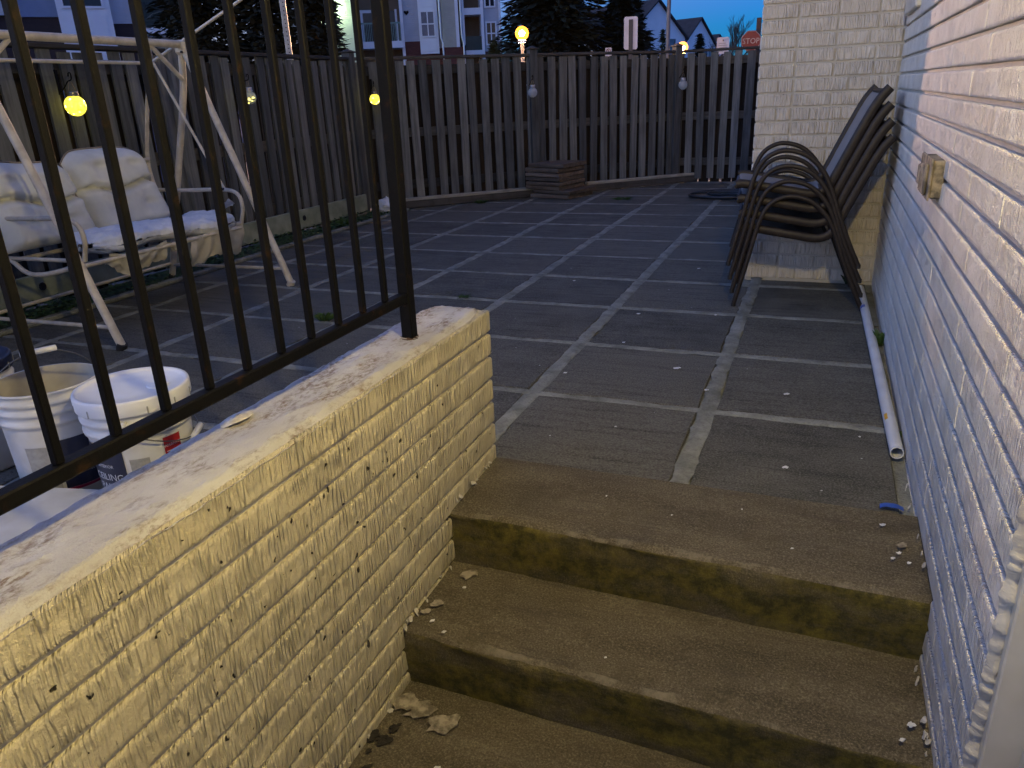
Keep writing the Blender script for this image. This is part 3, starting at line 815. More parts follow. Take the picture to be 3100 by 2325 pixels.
# hung seat frame
for y, s in ((-.575, 1), (.60, -1)):
    mb = MB()
    n = 60
    tube(mb, [(-2.915+.011*math.cos(2*PI*8*k/n), y+.011*math.sin(2*PI*8*k/n), 1.41+.055*k/n) for k in range(n+1)], .0022, 5); mb.build('spring', M['galv'], sw)
    mb = MB(); tube(mb, [(-2.915, y, 1.465), (-2.86, y-s*.01, 1.50), (-2.757, y-s*.02, 1.49)], .005, 6); mb.build('hook', cm, sw)
    mb = MB(); tube(mb, smooth_path([(-2.915, y, 1.40), (-2.94, y, 1.33), (-2.995, y, 1.22), (-3.05, y, 1.05), (-3.11, y, .80), (-3.08, y, .60), (-2.98, y, .44)], 4), .0135, 8, sx=.55, sy=1.3, up=(1, 0, 0)); mb.build('hanger', cm, sw)
    mb = MB(); tube(mb, [(-2.905, y, 1.39), (-2.52, y, .635)], .0085, 8); mb.build('hanger_rod', cm, sw)
    mb = MB(); tube(mb, smooth_path([(-3.08, y, .625), (-2.80, y, .625), (-2.52, y, .63), (-2.42, y, .60), (-2.40, y, .52), (-2.43, y, .42)], 5), .0125, 8); ar = mb.build('arm_rest', cm, sw)
    mb = MB(); tube(mb, [(-2.52, y-.02, .635), (-2.52, y+.02, .635)], .008, 8); mb.build('bolt', M['rubber'], ar)
    mb = MB(); tube(mb, smooth_path([(-2.43, y, .425), (-2.62, y, .36), (-2.85, y, .335), (-2.98, y, .41)], 5), .0125, 8); mb.build('seat_side', cm, sw)
    mb = MB(); tube(mb, [(-2.98, y, .415), (-2.44, y, .42)], .0105, 8); mb.build('seat_bar', cm, sw)
for (x, z) in ((-2.44, .395), (-2.97, .40), (-3.10, .82)):
    mb = MB(); tube(mb, [(x, -.575, z), (x, .60, z)], .012, 8); mb.build('seat_bar', cm, sw)
# back pads
def back_pad(y0, y1, zt, hump, seed):
    w = y1-y0
    def fn(front):
        def g(u, v):
            y = y0+w*u; z0 = .445; top = zt+hump*math.sin(PI*min(1, u*1.1))+.012*math.sin(PI*u*2+seed)
            cr = .10*max(0, (abs(u-.5)-.34)/.16)**2*.5
            z = z0+(top-cr-z0)*v
            ed = min(1, min(u, 1-u)*9)**.5*min(1, min(v, 1-v)*8)**.5
            seam = v-(.55+.05*math.sin(PI*u*2.2+seed)); t = .105*ed*(1-.75*math.exp(-(seam/.035)**2))
            t *= 1-.25*math.exp(-(((u-.5)/.05)**2+((v-.55)/.06)**2))
            pk_ = -.03*sum(math.exp(-(((u-bu)/.07)**2+((v-bv)/.05)**2)) for bu in (.28, .72) for bv in (.30, .80))+.007*math.sin(u*40+6*nz(v*3, seed))*math.exp(-(seam/.09)**2)+.006*nz(u*26, v*6, seed)*math.exp(-(seam/.2)**2)*2+.016*nz(u*5, v*4, seed)+.006*nz(u*13, v*11, seed)
            xb = -2.93-.16*v
            return (xb+(t+pk_*ed if front else -.018*ed), y, z)
        return g
    mb = MB(); grid(mb, fn(True), 34, 38)
    b = MB(); grid(b, lambda u, v: fn(False)(1-u, v), 34, 38); k = len(mb.v); mb.v += b.v; mb.f += [tuple(i+k for i in f) for f in b.f]; mb.sm += b.sm; mb.mi += b.mi
    o = mb.build('back_cushion', M['cushion'], sw)
    g = fn(True); P = [g(0, k/24) for k in range(25)]+[g(k/24, 1) for k in range(1, 25)]+[g(1, 1-k/24) for k in range(1, 25)]
    mb = MB(); tube(mb, [Vector(p)+Vector((.004, 0, .004)) for p in P], .0045, 6); mb.build('piping', M['piping'], o)
    mb = MB(); tube(mb, [Vector(g(k/24, .55+.05*math.sin(PI*k/24*2.2+seed)))+Vector((.001, 0, 0)) for k in range(1, 24)], .0028, 5); mb.build('seam', M['piping'], o)
back_pad(-.62, -.065, .875, .012, .4)
back_pad(-.060, .50, .885, .045, 1.7)
# bare foam seat pad, slumped, with the torn cover hanging below it
mb = MB()
def foam(u, v):
    y = -.36+1.0*u; a = 2*PI*v
    zc = .435+.030*math.sin(PI*u*1.1+.5)-.015*u+.050*max(0, u-.82)/.18; th = .056+.014*nz(u*5, 3)
    x = -2.67+.215*math.cos(a)*(1-.12*nz(u*4, a))+.03*nz(u*6, 8); z = zc+th*math.copysign(abs(math.sin(a))**.6, math.sin(a))
    e = min(1, min(u, 1-u)*14+.25)
    d = .012*nz(u*30, math.cos(a)*4, math.sin(a)*4)+.007*nz(u*70, a*6)
    return (-2.67+(x+2.67)*e+d, y+.01*nz(a*2, u*4), zc+(z-zc)*e+d)
grid(mb, foam, 90, 40); mb.build('seat_foam', M['foam'], sw)
def drape(y0, y1, z1, z0, x0, seed, cut):
    mb = MB(); nu, nv = 44, 18
    def fn(u, v):
        y = y0+(y1-y0)*u; low_ = z0+cut*nz(u*5, seed)+.5*cut*nz(u*16, seed)
        z = z1+.012*math.sin(u*7+seed)+(low_-z1)*v
        return (x0-.05*v*v+.018*nz(u*9, v*2, seed)+.012*math.sin(u*22+v*5+seed)*v, y+.02*v*nz(v*3, seed), z-.018*math.sin(PI*u)*(1-v))
    grid(mb, fn, nu, nv); grid(mb, lambda u, v: tuple(Vector(fn(1-u, v))-Vector((.003, 0, 0))), nu, nv)
    return mb.build('torn_cover', M['cloth'], sw)
drape(-.42, -.02, .415, .315, -2.435, 1.3, .05)
drape(.155, .62, .425, .245, -2.435, 4.1, .03)
drape(-.02, .155, .405, .365, -2.43, 7.7, .03)
mb = MB(); grid(mb, lambda u, v: (-2.60+.10*u+.01*nz(v*5, u), .60+.05*v, .50+.075*u*(1-v*.5)+.012*nz(u*6, v*6)), 10, 6); mb.build('torn_corner', M['foam'], sw)

# ================================================================ BUCKETS
def bucket(label, x, y, rot, lid):
    b = thing('paint_bucket', label, 'bucket', (x, y, .004), rot, 'plastic buckets behind the low wall')
    H = .368
    prof = [(.0, .003), (.125, .003), (.131, .010), (.140, .25), (.1405, .262), (.1475, .264), (.149, .276), (.1415, .280), (.142, .297), (.150, .299), (.1515, .311), (.1435, .315), (.144, .328), (.1515, .330), (.152, .342), (.1455, .346), (.146, .360), (.1515, .362), (.1505, H), (.1455, H)]
    mb = MB(); lathe(mb, prof, 40); mb.build('shell', M['white_plastic'], b)
    mb = MB(); lathe(mb, [(.1455, H), (.1425, .35), (.128, .012), (0, .012)], 40); mb.build('inside', M['dirty_inside'], b)
    if lid:
        mb = MB(); lathe(mb, [(.1555, H-.034), (.1575, H-.030), (.1575, H+.004), (.155, H+.010), (.147, H+.010), (.144, H+.006), (.140, H+.002), (.08, H+.004), (.0, H+.003)], 40); l = mb.build('lid', M['lid_plastic'], b)
        for k in range(12):
            a = 2*PI*k/12; c, s = math.cos(a), math.sin(a)
            mb = MB(); box(mb, .1568, .1586, -.002, .002, H-.033, H-.012, 0, 0, Matrix.Rotation(a, 4, 'Z')); mb.build('pull_slot', M['print_grey'], l)
        mb = MB(); lathe(mb, [(.030, 0), (.030, .004), (.026, .005), (0, .004)], 20, (.07, .03, H+.0035)); mb.build('spout_cap', M['lid_plastic'], l)
    return b
def ears(b, a):
    for s in (0, PI):
        mb = MB(); box(mb, .140, .163, -.021, .021, .262, .322, .005, 0, Matrix.Rotation(a+s, 4, 'Z')); mb.build('handle_ear', M['white_plastic'], b)
def bail(b, a, tilt, grip=True):
    """wire handle: a half ring hinged at the two ears, tilted from upright by tilt"""
    ca = Vector((math.cos(a), math.sin(a), 0)); sa = Vector((-math.sin(a), math.cos(a), 0)); up = Vector((0, 0, 1))*math.cos(tilt)+sa*math.sin(tilt)
    P = []
    for k in range(25):
        t = PI*k/24; P.append(ca*math.cos(t)*.163+up*math.sin(t)*.175+Vector((0, 0, .295)))
    mb = MB(); tube(mb, P, .0021, 6); h = mb.build('handle_wire', M['wire'], b)
    if grip:
        c = P[12]; mb = MB(); tube(mb, [c-ca*.048, c-ca*.045, c+ca*.045, c+ca*.048], [.008, .0095, .0095, .008], 12); mb.build('grip', M['white_plastic'], h)
def wrap(b, name, a0, a1, z0, z1, mat, dr=.0015):
    def rr(z): return .131+(.140-.131)*(z-.01)/.24+dr
    mb = MB(); grid(mb, lambda u, v: (rr(z0+(z1-z0)*v)*math.cos(a0+(a1-a0)*u), rr(z0+(z1-z0)*v)*math.sin(a0+(a1-a0)*u), z0+(z1-z0)*v), 16, 2)
    return mb.build(name, mat, b)
def letters(text, size):
    cu = bpy.data.curves.new('t', 'FONT'); cu.body = text; cu.size = size; cu.align_x = 'CENTER'; cu.resolution_u = 2
    t = bpy.data.objects.new('t', cu); COL.objects.link(t); bpy.context.view_layer.update()
    me = bpy.data.meshes.new_from_object(t.evaluated_get(bpy.context.evaluated_depsgraph_get())); bpy.data.objects.remove(t)
    return me
def wrap_text(parent, text, size, ac, z, mat):
    me = letters(text, size)
    for v in me.vertices:
        a = ac+v.co.x/.142; zz = z+v.co.y; r = .131+.009*(zz-.01)/.24+.0035; v.co = (r*math.cos(a), r*math.sin(a), zz)
    return obj('lettering', me, mat, parent)
# angles: the camera side of the buckets is about -33 degrees
b1 = bucket('open white plastic bucket with its wire handle raised, left of the lidded one', -1.145, -1.835, 0, False)
ears(b1, R(-118)); bail(b1, R(-118), R(12))
lb = wrap(b1, 'label', R(-42), R(40), .055, .215, M['navy']); wrap(b1, 'label_stripe', R(-42), R(40), .045, .0545, M['magenta'])
wrap(b1, 'label_panel', R(-78), R(-46), .03, .20, M['print_grey'], .001)
wrap_text(lb, 'CEILING', .034, R(-5), .13, M['print_white']); wrap_text(lb, 'PAINT', .034, R(-5), .095, M['print_white'])
b2 = bucket('white plastic bucket with its lid on and a red warning label', -.812, -1.815, 0, True)
ears(b2, R(-60)); bail(b2, R(-60), R(118))
lb = wrap(b2, 'label', R(-128), R(-66), .06, .245, M['navy']); wrap_text(lb, 'CEILING', .030, R(-93), .135, M['print_white']); wrap_text(lb, 'PAINT', .030, R(-93), .103, M['print_white'])
wrap_text(lb, 'INTERIOR', .014, R(-93), .175, M['print_white'])
rl = wrap(b2, 'warning_label', R(-20), R(2), .165, .245, M['red']); wrap_text(rl, 'WARNING', .012, R(-9), .215, M['print_white'])
for k in range(4): wrap(rl, 'print_line', R(-18), R(-1-3*(k % 2)), .175+.008*k, .178+.008*k, M['print_white'], .0025)
wrap(b2, 'label_panel', R(-60), R(-38), .08, .2, M['print_grey'], .001)
b3 = bucket('white bucket with a dark blue rim cut off by the left edge', -1.60, -1.80, 0, True)
for ch in b3.children:
    if ch.name.startswith('lid'): ch.data.materials[0] = M['navy']
# white foam board lying by the wall
mb = MB(); box(mb, -.36, .36, -.30, .30, 0, .03, .004); o = mb.build('foam_board', M['white_plastic'], None, (-.98, -2.27, .088), (R(-5), R(4), R(20)))
tag(o, 'white foam board leaning low behind the wall in the left corner', 'board')
mb = MB(); box(mb, -.1, .1, -.1, .1, 0, .075, .01); o = mb.build('cardboard_box', simple('cardboard', (.18, .13, .08), None, 9, .9), None, (-.98, -2.30, .004), (0, 0, R(20)))
tag(o, 'brown box under the white foam board', 'box')

# ================================================================ JAR LANTERNS
def jar(label, c, wall_n, state, r=.060):
    """c = globe centre; wall_n = unit vector from the fence towards the patio"""
    t = thing('solar_jar_lantern', label, 'lantern', c, 0, 'jar lanterns hung along the fence')
    n = Vector(wall_n); s = Vector((-n.y, n.x, 0))
    pr_ = [(0, -r)]+[(r*math.sin(R(a)), -r*math.cos(R(a))) for a in range(15, 151, 9)]
    zt = pr_[-1][1]; rt_ = pr_[-1][0]
    mb = MB(); lathe(mb, pr_+[(rt_*.98, zt+.006)], 24); g = mb.build('globe', M['crackle'] if state == 'lit' else M['glass'], t)
    if state == 'lit':
        pass
    else:
        k = 16 if state == 'half' else 5
        for i in range(k):
            a = rnd.uniform(0, 2*PI); q = r*rnd.uniform(.3, .82); z = -r*rnd.uniform(-.05, .75); q = min(q, math.sqrt(max(0, r*r*.8-z*z)))
            mb = MB(); lathe(mb, [(0, -.006), (.0055, -.002), (.0055, .002), (0, .006)], 8, (q*math.cos(a), q*math.sin(a), z)); mb.build('led', M['led'] if state == 'half' else M['glass'], g)
    mb = MB(); lathe(mb, [(rt_*1.0, zt), (rt_*1.12, zt+.001), (rt_*1.12, zt+.008), (rt_*1.02, zt+.010), (rt_*1.06, zt+.013), (rt_*1.06, zt+.028), (rt_*.95, zt+.031), (0, zt+.031)], 24)
    mb.build('lid', M['lid_metal'] if state == 'lit' else M['lid_steel'], t)
    hk = Vector((0, 0, r*2.25))
    for sg in (-1, 1):
        mb = MB(); tube(mb, [s*sg*rt_*1.08+Vector((0, 0, zt+.018)), s*sg*.006+hk], .0022, 6); mb.build('twine', M['twine'], t)
    # hook and its backing strip screwed to a picket
    off = .105; b = -n*off
    mb = MB(); xf = Matrix.Translation(b+Vector((0, 0, r*2.0))) @ Matrix.Rotation(math.atan2(n.y, n.x), 4, 'Z'); box(mb, -.003, .006, -.012, .012, -.06, .09, .002, 0, xf); st_ = mb.build('bracket', M['black'], t)
    mb = MB(); tube(mb, smooth_path([b+Vector((0, 0, r*2.0-.045)), b+n*.045+Vector((0, 0, r*2.0-.02)), b+n*.085+Vector((0, 0, r*2.0+.015)), n*.015+hk+Vector((0, 0, .012)), n*.02+hk+Vector((0, 0, .045)), n*.004+hk+Vector((0, 0, .05)), n*-.004+hk+Vector((0, 0, .03))], 5), .004, 6); mb.build('hook', M['black'], st_)
    return t
NL = (1, 0, 0); ND = (.707, -.707, 0)
jar('glowing yellow crackle glass jar lantern above the swing cushions', (-3.435, .425, 1.164), NL, 'lit', .063)
jar('jar lantern glowing only in its lower half, right of the swing frame', (-3.435, 2.085, 1.180), NL, 'half', .056)
jar('glowing yellow jar lantern beside the railing end post', (-3.325, 3.86, 1.127), (.707, -.707, 0), 'lit', .052)
jar('unlit clear jar lantern on the fence above the slab stack', (-2.085, 5.155, 1.128), ND, 'off', .056)
jar('unlit clear jar lantern hanging near the right end of the fence', (-.665, 6.52, 1.142), ND, 'off', .057)

# ================================================================ SLAB STACK, HOSE, PIPE, BOX
z = .004; slabn = 8
names = ['bottom', 'second from bottom', 'third from bottom', 'fourth from bottom', 'fifth from bottom', 'third from top', 'second from top', 'topmost']
for i in range(slabn):
    th = .041+rnd.uniform(-.003, .003); w_ = .30; d_ = .285
    mb = MB(); box(mb, -w_, w_, -d_, d_, 0, th, .006)
    mb.v = [(x+rnd.uniform(-.005, .005), y+rnd.uniform(-.005, .005), z_+rnd.uniform(-.002, .002)) for x, y, z_ in mb.v]
    big = i < 2
    o = mb.build('slab', M['stackwood'], None, (-1.86+rnd.uniform(-.025, .025)+(.10 if big else 0), 5.22+rnd.uniform(-.02, .02)-(.02 if big else 0), z), (rnd.uniform(-.012, .012), rnd.uniform(-.014, .014), R(-16)+rnd.uniform(-.06, .06)))
    o.scale = (.78, .9, 1) if not big else (.85, .95, 1)
    tag(o, 'brown slab, %s of the stack by the fence' % names[i], 'slab', 'slabs stacked against the fence'); z += th+.007

mb = MB(); P = []
for k in range(150):
    a = k/150*2*PI*3.3; q = .20+.06*math.sin(a*.37+1)+.05*math.sin(a*1.7)
    P.append((.16+q*1.9*math.cos(a)+.25*(k/150-.5), 5.20+q*1.5*math.sin(a)+.15*math.sin(k*.05), .016+.012*(k/50)+.05*max(0, math.sin(a*.5+2))**4))
P += [(.55, 4.7, .02), (.58, 4.4, .014), (.5, 4.1, .014)]
tube(mb, smooth_path(P, 2), .0125, 8); o = mb.build('garden_hose', M['hose']); tag(o, 'black garden hose coiled on the slabs behind the chairs', 'hose')
mb = MB(); grid(mb, lambda u, v: (.18+.22*u, 5.02+.2*v+.05*u, .045+.03*nz(u*5, v*5)+.02*u), 10, 10); o = mb.build('plastic_sheet', M['foam']); tag(o, 'crumpled pale plastic scrap on the coiled hose', 'scrap')

pipe = thing('pvc_pipe', 'white plastic pipe lying along the foot of the house wall', 'pipe', (1.302, -.885, .024), 0)
mb = MB(); n = 18; L = 2.17
def ring(y, r, x): return [(x+r*math.cos(2*PI*k/n), y, r*math.sin(2*PI*k/n)) for k in range(n)]
vs = ring(0, .0205, 0)+ring(L, .0205, -.045)+ring(0, .0175, 0)+ring(.35, .0175, -.007)
fs = [(k, (k+1) % n, n+(k+1) % n, n+k) for k in range(n)]+[(2*n+k, 3*n+k, 3*n+(k+1) % n, 2*n+(k+1) % n) for k in range(n)]
mb.add(vs, fs, True); mb.add(ring(0, .0205, 0)+ring(0, .0175, 0), [(k, n+k, n+(k+1) % n, (k+1) % n) for k in range(n)]); mb.add(ring(.34, .0175, -.007), [tuple(range(n))])
mb.build('tube', M['pvc'], pipe)
for (y0, y1, a0, a1, mt) in ((.235, .285, 118, 150, 'yellow_label'), (1.70, 1.745, 95, 175, 'blue_scrap')):
    mb = MB(); grid(mb, lambda u, v: (-.045*(y0+(y1-y0)*v)/L+.0211*math.cos(R(a0+(a1-a0)*u)), y0+(y1-y0)*v, .0211*math.sin(R(a0+(a1-a0)*u))), 6, 1); mb.build('sticker', M[mt], pipe)

jb = thing('outlet_box', 'weathered metal outlet box on the house wall above the pipe', 'box', (XH, -.60, .84))
mb = MB(); box(mb, -.030, .004, -.135, .115, -.052, .056, .004); bb = mb.build('body', M['box_metal'], jb)
mb = MB(); box(mb, -.036, -.0305, -.142, .122, -.058, .062, .002); mb.build('rim', M['box_metal'], jb)
for k, yy in enumerate((-.07, .01, .08)):
    mb = MB(); box(mb, -.046, -.0365, yy-.030, yy+.030, -.046+.006*k, .044-.008*k, .004); mb.build('cover_flap', M['box_metal'], jb)
mb = MB(); tube(mb, [(-.034, .118, -.052), (-.034, .118, .058)], .004, 6); mb.build('hinge', M['box_metal'], jb)

mb = MB(); grid(mb, lambda u, v: (-.03+.06*u, -.012+.024*v, .006+.008*math.sin(u*PI)+.004*nz(u*3, v*3)), 8, 4); o = mb.build('plastic_scrap', M['blue_scrap'], None, (1.268, -1.222, .004)); tag(o, 'bit of bright blue plastic at the head of the steps', 'scrap')

mb = MB(); grid(mb, lambda u, v: (.11*math.cos(2*PI*v)*math.sin(PI*u)*(1+.5*nz(u*4, v*5)), .09*math.sin(2*PI*v)*math.sin(PI*u)*(1+.4*nz(u*4, v*5, 3)), .075+.085*-math.cos(PI*u)*(1+.5*nz(v*4, u*4, 7))), 14, 22, smooth=False)
o = mb.build('plastic_bag', M['foam'], None, (-3.22, 3.72, .005)); tag(o, 'crumpled white plastic bag at the fence corner behind the railing', 'bag')

# ================================================================ WEEDS
def weed(label, x, y, n, h, spread, wd, seed, mat='leaf'):
    q = random.Random(seed); t = thing('weed', label, 'weed', (x, y, 0), 0, 'weeds in the paving joints'); mb = MB(); ms = MB()
    for i in range(n):
        a = q.uniform(0, 2*PI); l = h*q.uniform(.5, 1.1); lean = spread*q.uniform(.2, 1)
        b = Vector((q.uniform(-.3, .3)*spread, q.uniform(-.3, .3)*spread, 0)); d = Vector((math.cos(a), math.sin(a), 0)); sd = Vector((-d.y, d.x, 0))*wd
        m1 = b+d*lean*.45+Vector((0, 0, l*.7)); tp = b+d*lean+Vector((0, 0, l*q.uniform(.7, 1)))
        mb.add([b-sd*.3, b+sd*.3, m1+sd, tp, m1-sd], [(0, 1, 2, 3, 4)])
    lathe(ms, [(spread*.25, -.004), (spread*.15, .004), (0, .008)], 7)
    mb.build('leaves', M[mat], t); ms.build('root', M['moss'], t)
weed('small bright grass tuft between the slabs behind the railing', -1.47, .03, 46, .05, .075, .004, 1)
weed('dark weed growing between the white pipe and the wall', 1.318, .33, 26, .065, .045, .007, 2)
weed('dark weed in the corner behind the chair legs', 1.20, 1.47, 30, .07, .05, .007, 3, 'moss')
weed('low moss patch in the joint by the stair wall end', -.93, .66, 40, .018, .07, .004, 4, 'leaf')
weed('tiny weed under the near end of the pipe', 1.318, -.72, 12, .03, .02, .005, 5)
weed('low weed at the foot of the far fence left of the slab stack', -2.5, 4.55, 40, .04, .10, .006, 6)
weed('low weed in the joint in front of the slab stack', -1.0, 4.95, 30, .03, .12, .005, 8)
weed('scrappy weed at the foot of the kick board', -3.2, 2.9, 50, .10, .12, .008, 9)
mb = MB(); q = random.Random(5)
for i in range(7000):
    y = q.uniform(-2.6, 3.9); x = q.uniform(-3.43, -3.10); dens = .5+.5*nz(x*3, y*2.2, 3)
    if q.random() > dens*1.3: continue
    a = q.uniform(0, 2*PI); l = q.uniform(.012, .028)*(1+max(0, nz(y*2, 4)))
    c = Vector((x, y, q.uniform(.0, .05)*(.5+dens))); d = Vector((math.cos(a), math.sin(a), q.uniform(-.2, .8)))*l; s = Vector((-math.sin(a), math.cos(a), q.uniform(-.4, .4)))*l*.5
    mb.add([c, c+d*.5+s, c+d, c+d*.5-s], [(0, 1, 2, 3)])
tag(mb.build('ground_cover', M['leaf']), 'low green weeds growing along the foot of the fence behind the swing', 'weeds', kind='stuff')
mb = MB(); grid(mb, lambda u, v: (-3.46+.38*u, -3.0+7.0*v, .004+.012*nz(u*3, v*40)), 8, 120); tag(mb.build('soil_strip', M['moss']), kind='structure')

# ================================================================ BEYOND THE FENCE
def part(p, name, mat, x0, x1, y0, y1, z0, z1, ch=0):
    mb = MB(); box(mb, x0, x1, y0, y1, z0, z1, ch); return mb.build(name, mat, p)
def window(p, x0, x1, z0, z1, y, nx=2, nz_=2, pane='dark_room', frame='white_paint'):
    f = .10; mb = MB()
    box(mb, x0-f, x0, y-.06, y+.02, z0-f, z1+f); box(mb, x1, x1+f, y-.06, y+.02, z0-f, z1+f)
    box(mb, x0, x1, y-.06, y+.02, z1, z1+f); box(mb, x0, x1, y-.06, y+.02, z0-f, z0)
    for i in range(1, nx): c = x0+(x1-x0)*i/nx; box(mb, c-.04, c+.04, y-.05, y+.02, z0, z1)
    for j in range(1, nz_): c = z0+(z1-z0)*j/nz_; box(mb, x0, x1, y-.049, y+.02, c-.04, c+.04)
    wdw = mb.build('window', M[frame], p)
    for i in range(nx):
        for j in range(nz_):
            a = x0+(x1-x0)*i/nx+(.04 if i else 0); b = x0+(x1-x0)*(i+1)/nx-(.04 if i < nx-1 else 0)
            c = z0+(z1-z0)*j/nz_+(.04 if j else 0); d = z0+(z1-z0)*(j+1)/nz_-(.04 if j < nz_-1 else 0)
            part(wdw, 'pane', M[pane], a, b, y-.012, y-.004, c, d)
    return wdw
ap = thing('apartment_block', 'apartment block with white bay, balconies and brick base above the fence', 'building', (-27.2535, 49.6162, -.07), math.atan2(.47091, .88218))
sg, stn, wp, fb = M['siding_grey'], M['siding_tan'], M['white_paint'], M['far_brick']
part(ap, 'wall', sg, -.62, .50, 0, 6, 4.95, 12); part(ap, 'wall', sg, 1.82, 2.10, 0, 6, 4.45, 12); part(ap, 'wall', fb, -.62, 2.10, 0.05, 6, 0, 4.9499)
part(ap, 'bay', wp, .46, 1.80, -.45, 0.2, 4.08, 12); window(ap, .66, 1.52, 5.25, 6.78, -.45, 2, 2, 'curtain')
part(ap, 'bay_panel', wp, .62, 1.62, -.475, -.44, 7.12, 9); part(ap, 'bay_panel', wp, .62, 1.62, -.475, -.44, 4.25, 4.95)
part(ap, 'wall', stn, 2.10, 3.05, -.6, 6, 4.45, 12); part(ap, 'wall', fb, 2.10, 3.55, -.55, 6, 0, 4.4499); part(ap, 'corner_board', wp, 3.05, 3.28, -.62, 6, 4.4501, 12)
for x, zb in ((2.02, 0), (3.50, 0)):
    mb = MB(); tube(mb, [(x-.06, -.72, 12), (x-.06, -.72, 5.1), (x+.05, -.75, 4.7), (x+.05, -.75, 0)], .06, 8); mb.build('downspout', wp, ap)
# right-hand balcony stack
part(ap, 'wall', M['brown_wall'], 3.55, 4.95, 1.5, 6, 0, 12); part(ap, 'column', wp, 3.56, 3.72, -.2, 1.5, 4.6, 12); part(ap, 'column', wp, 4.90, 5.10, -.2, 1.5, 0, 12)
part(ap, 'beam', wp, 3.72, 4.90, -.2, 1.5, 6.55, 6.98); part(ap, 'balcony_slab', wp, 3.72, 4.90, -.2, 1.5, 3.92, 4.22)
part(ap, 'balcony_rail', M['dark_rail'], 3.72, 4.90, -.15, -.10, 4.23, 5.15)
part(ap, 'wall', sg, 5.10, 6.25, 0, 6, 4.12, 12); part(ap, 'wall', fb, 5.10, 6.25, .05, 6, 0, 4.1199); part(ap, 'corner_board', wp, 6.20, 6.36, -.05, .3, 0, 12)
window(ap, 5.32, 5.92, 4.62, 5.98, -.01, 2, 2, 'brown_wall'); window(ap, 5.30, 5.90, 7.08, 8.3, -.01, 2, 2)
# left-hand balcony
part(ap, 'wall', M['brown_wall'], -4.0, -.8, 1.4, 6, 0, 12); part(ap, 'column', wp, -.84, -.62, -.1, 1.4, 0, 12); part(ap, 'column', wp, -4.05, -3.85, -.1, 1.4, 0, 12)
part(ap, 'balcony_slab', wp, -3.90, -.72, -.5, 1.4, 4.55, 5.00)
br_ = part(ap, 'balcony_rail', M['green_rail'], -3.85, -.85, -.42, -.36, 6.12, 6.22)
for k in range(26): part(br_, 'bar', M['green_rail'], -3.85+k*.118, -3.81+k*.118, -.40, -.375, 5.02, 6.115)
part(ap, 'balcony_door', M['dark_room'], -3.5, -2.65, 1.33, 1.398, 5.0, 7.0); part(ap, 'door_frame', wp, -3.72, -3.5, 1.34, 1.399, 5.0, 7.2); part(ap, 'door_frame', wp, -3.5, -2.4, 1.34, 1.399, 7.0, 7.2)
part(ap, 'balcony_door', M['dark_room'], -2.0, -1.2, 1.33, 1.398, 5.0, 7.1); part(ap, 'door_frame', wp, -1.2, -1.05, 1.34, 1.399, 5.0, 7.2)
part(ap, 'door_frame', wp, -3.6, -2.5, 1.34, 1.399, 3.9, 4.05); part(ap, 'balcony_door', M['dark_room'], -2.0, -.95, 1.33, 1.398, 2.0, 3.9); part(ap, 'door_frame', wp, -2.1, -.85, 1.34, 1.399, 3.9, 4.05)
part(ap, 'wall', M['siding_cream'], -6.6, -4.06, -1.4, 6, 0, 12)
me = MB(); n = 24; hp = []
for k in range(n):
    t = 2*PI*k/n; hp.append((16*math.sin(t)**3*.011, 0, (13*math.cos(t)-5*math.cos(2*t)-2*math.cos(3*t)-math.cos(4*t))*.011))
me.add([(x-.36, -.03, z_+6.82) for x, _, z_ in hp]+[(x-.36, -.005, z_+6.82) for x, _, z_ in hp], [tuple(range(n))]+[(k, n+k, n+(k+1) % n, (k+1) % n) for k in range(n)]); me.build('heart_plaque', M['black'], ap)
fl = part(ap, 'flood_light', M['flood'], -5.75, -5.45, -1.75, -1.52, 7.55, 7.78, .03)

al = thing('apartment_block', 'apartment block with a pale door bay seen between the railing bars', 'building', (-32.1677, 27.0963, -.07), math.atan2(.73709, .6758))
sb = M['siding_blue']; db = M['dark_brick']
part(al, 'wall', sg, -9, -3.78, 0, 6, 5.48, 12); part(al, 'corner_board', M['white_paint'], -3.8, -3.55, -.12, 6, 5.48, 12); part(al, 'wall', sb, -3.55, -1.72, .1, 6, 5.42, 12); part(al, 'wall', db, -9, -1.72, .2, 6, 0, 5.4199)
part(al, 'bay', wp, -1.72, .55, -.4, 6, 0, 12); window(al, -1.40, .20, 5.84, 7.6, -.4, 1, 1); part(al, 'bay_panel', wp, -1.5, .3, -.43, -.39, 3.6, 5.5)
part(al, 'wall', sg, .55, 1.85, 0, 6, 5.12, 12); part(al, 'wall', db, .55, 1.85, .05, 6, 0, 5.1199)
part(al, 'wall', M['dark_room'], 1.85, 3.9, 1.4, 6, 0, 12); part(al, 'balcony_slab', wp, 1.75, 3.75, -.3, 1.4, 4.53, 4.98)
rl_ = part(al, 'balcony_rail', M['dark_rail'], 1.85, 3.8, -.22, -.17, 6.05, 6.15)
for k in range(16): part(rl_, 'bar', M['dark_rail'], 1.9+k*.12, 1.94+k*.12, -.21, -.18, 5.0, 6.045)
part(al, 'balcony_panel', M['dark_rail'], 1.9, 3.75, -.15, -.12, 5.0, 6.0)
part(al, 'column', wp, 3.80, 4.45, -.35, 1.4, 0, 12); part(al, 'column', M['siding_blue'], 4.45, 4.62, -.2, 1.4, 0, 12)

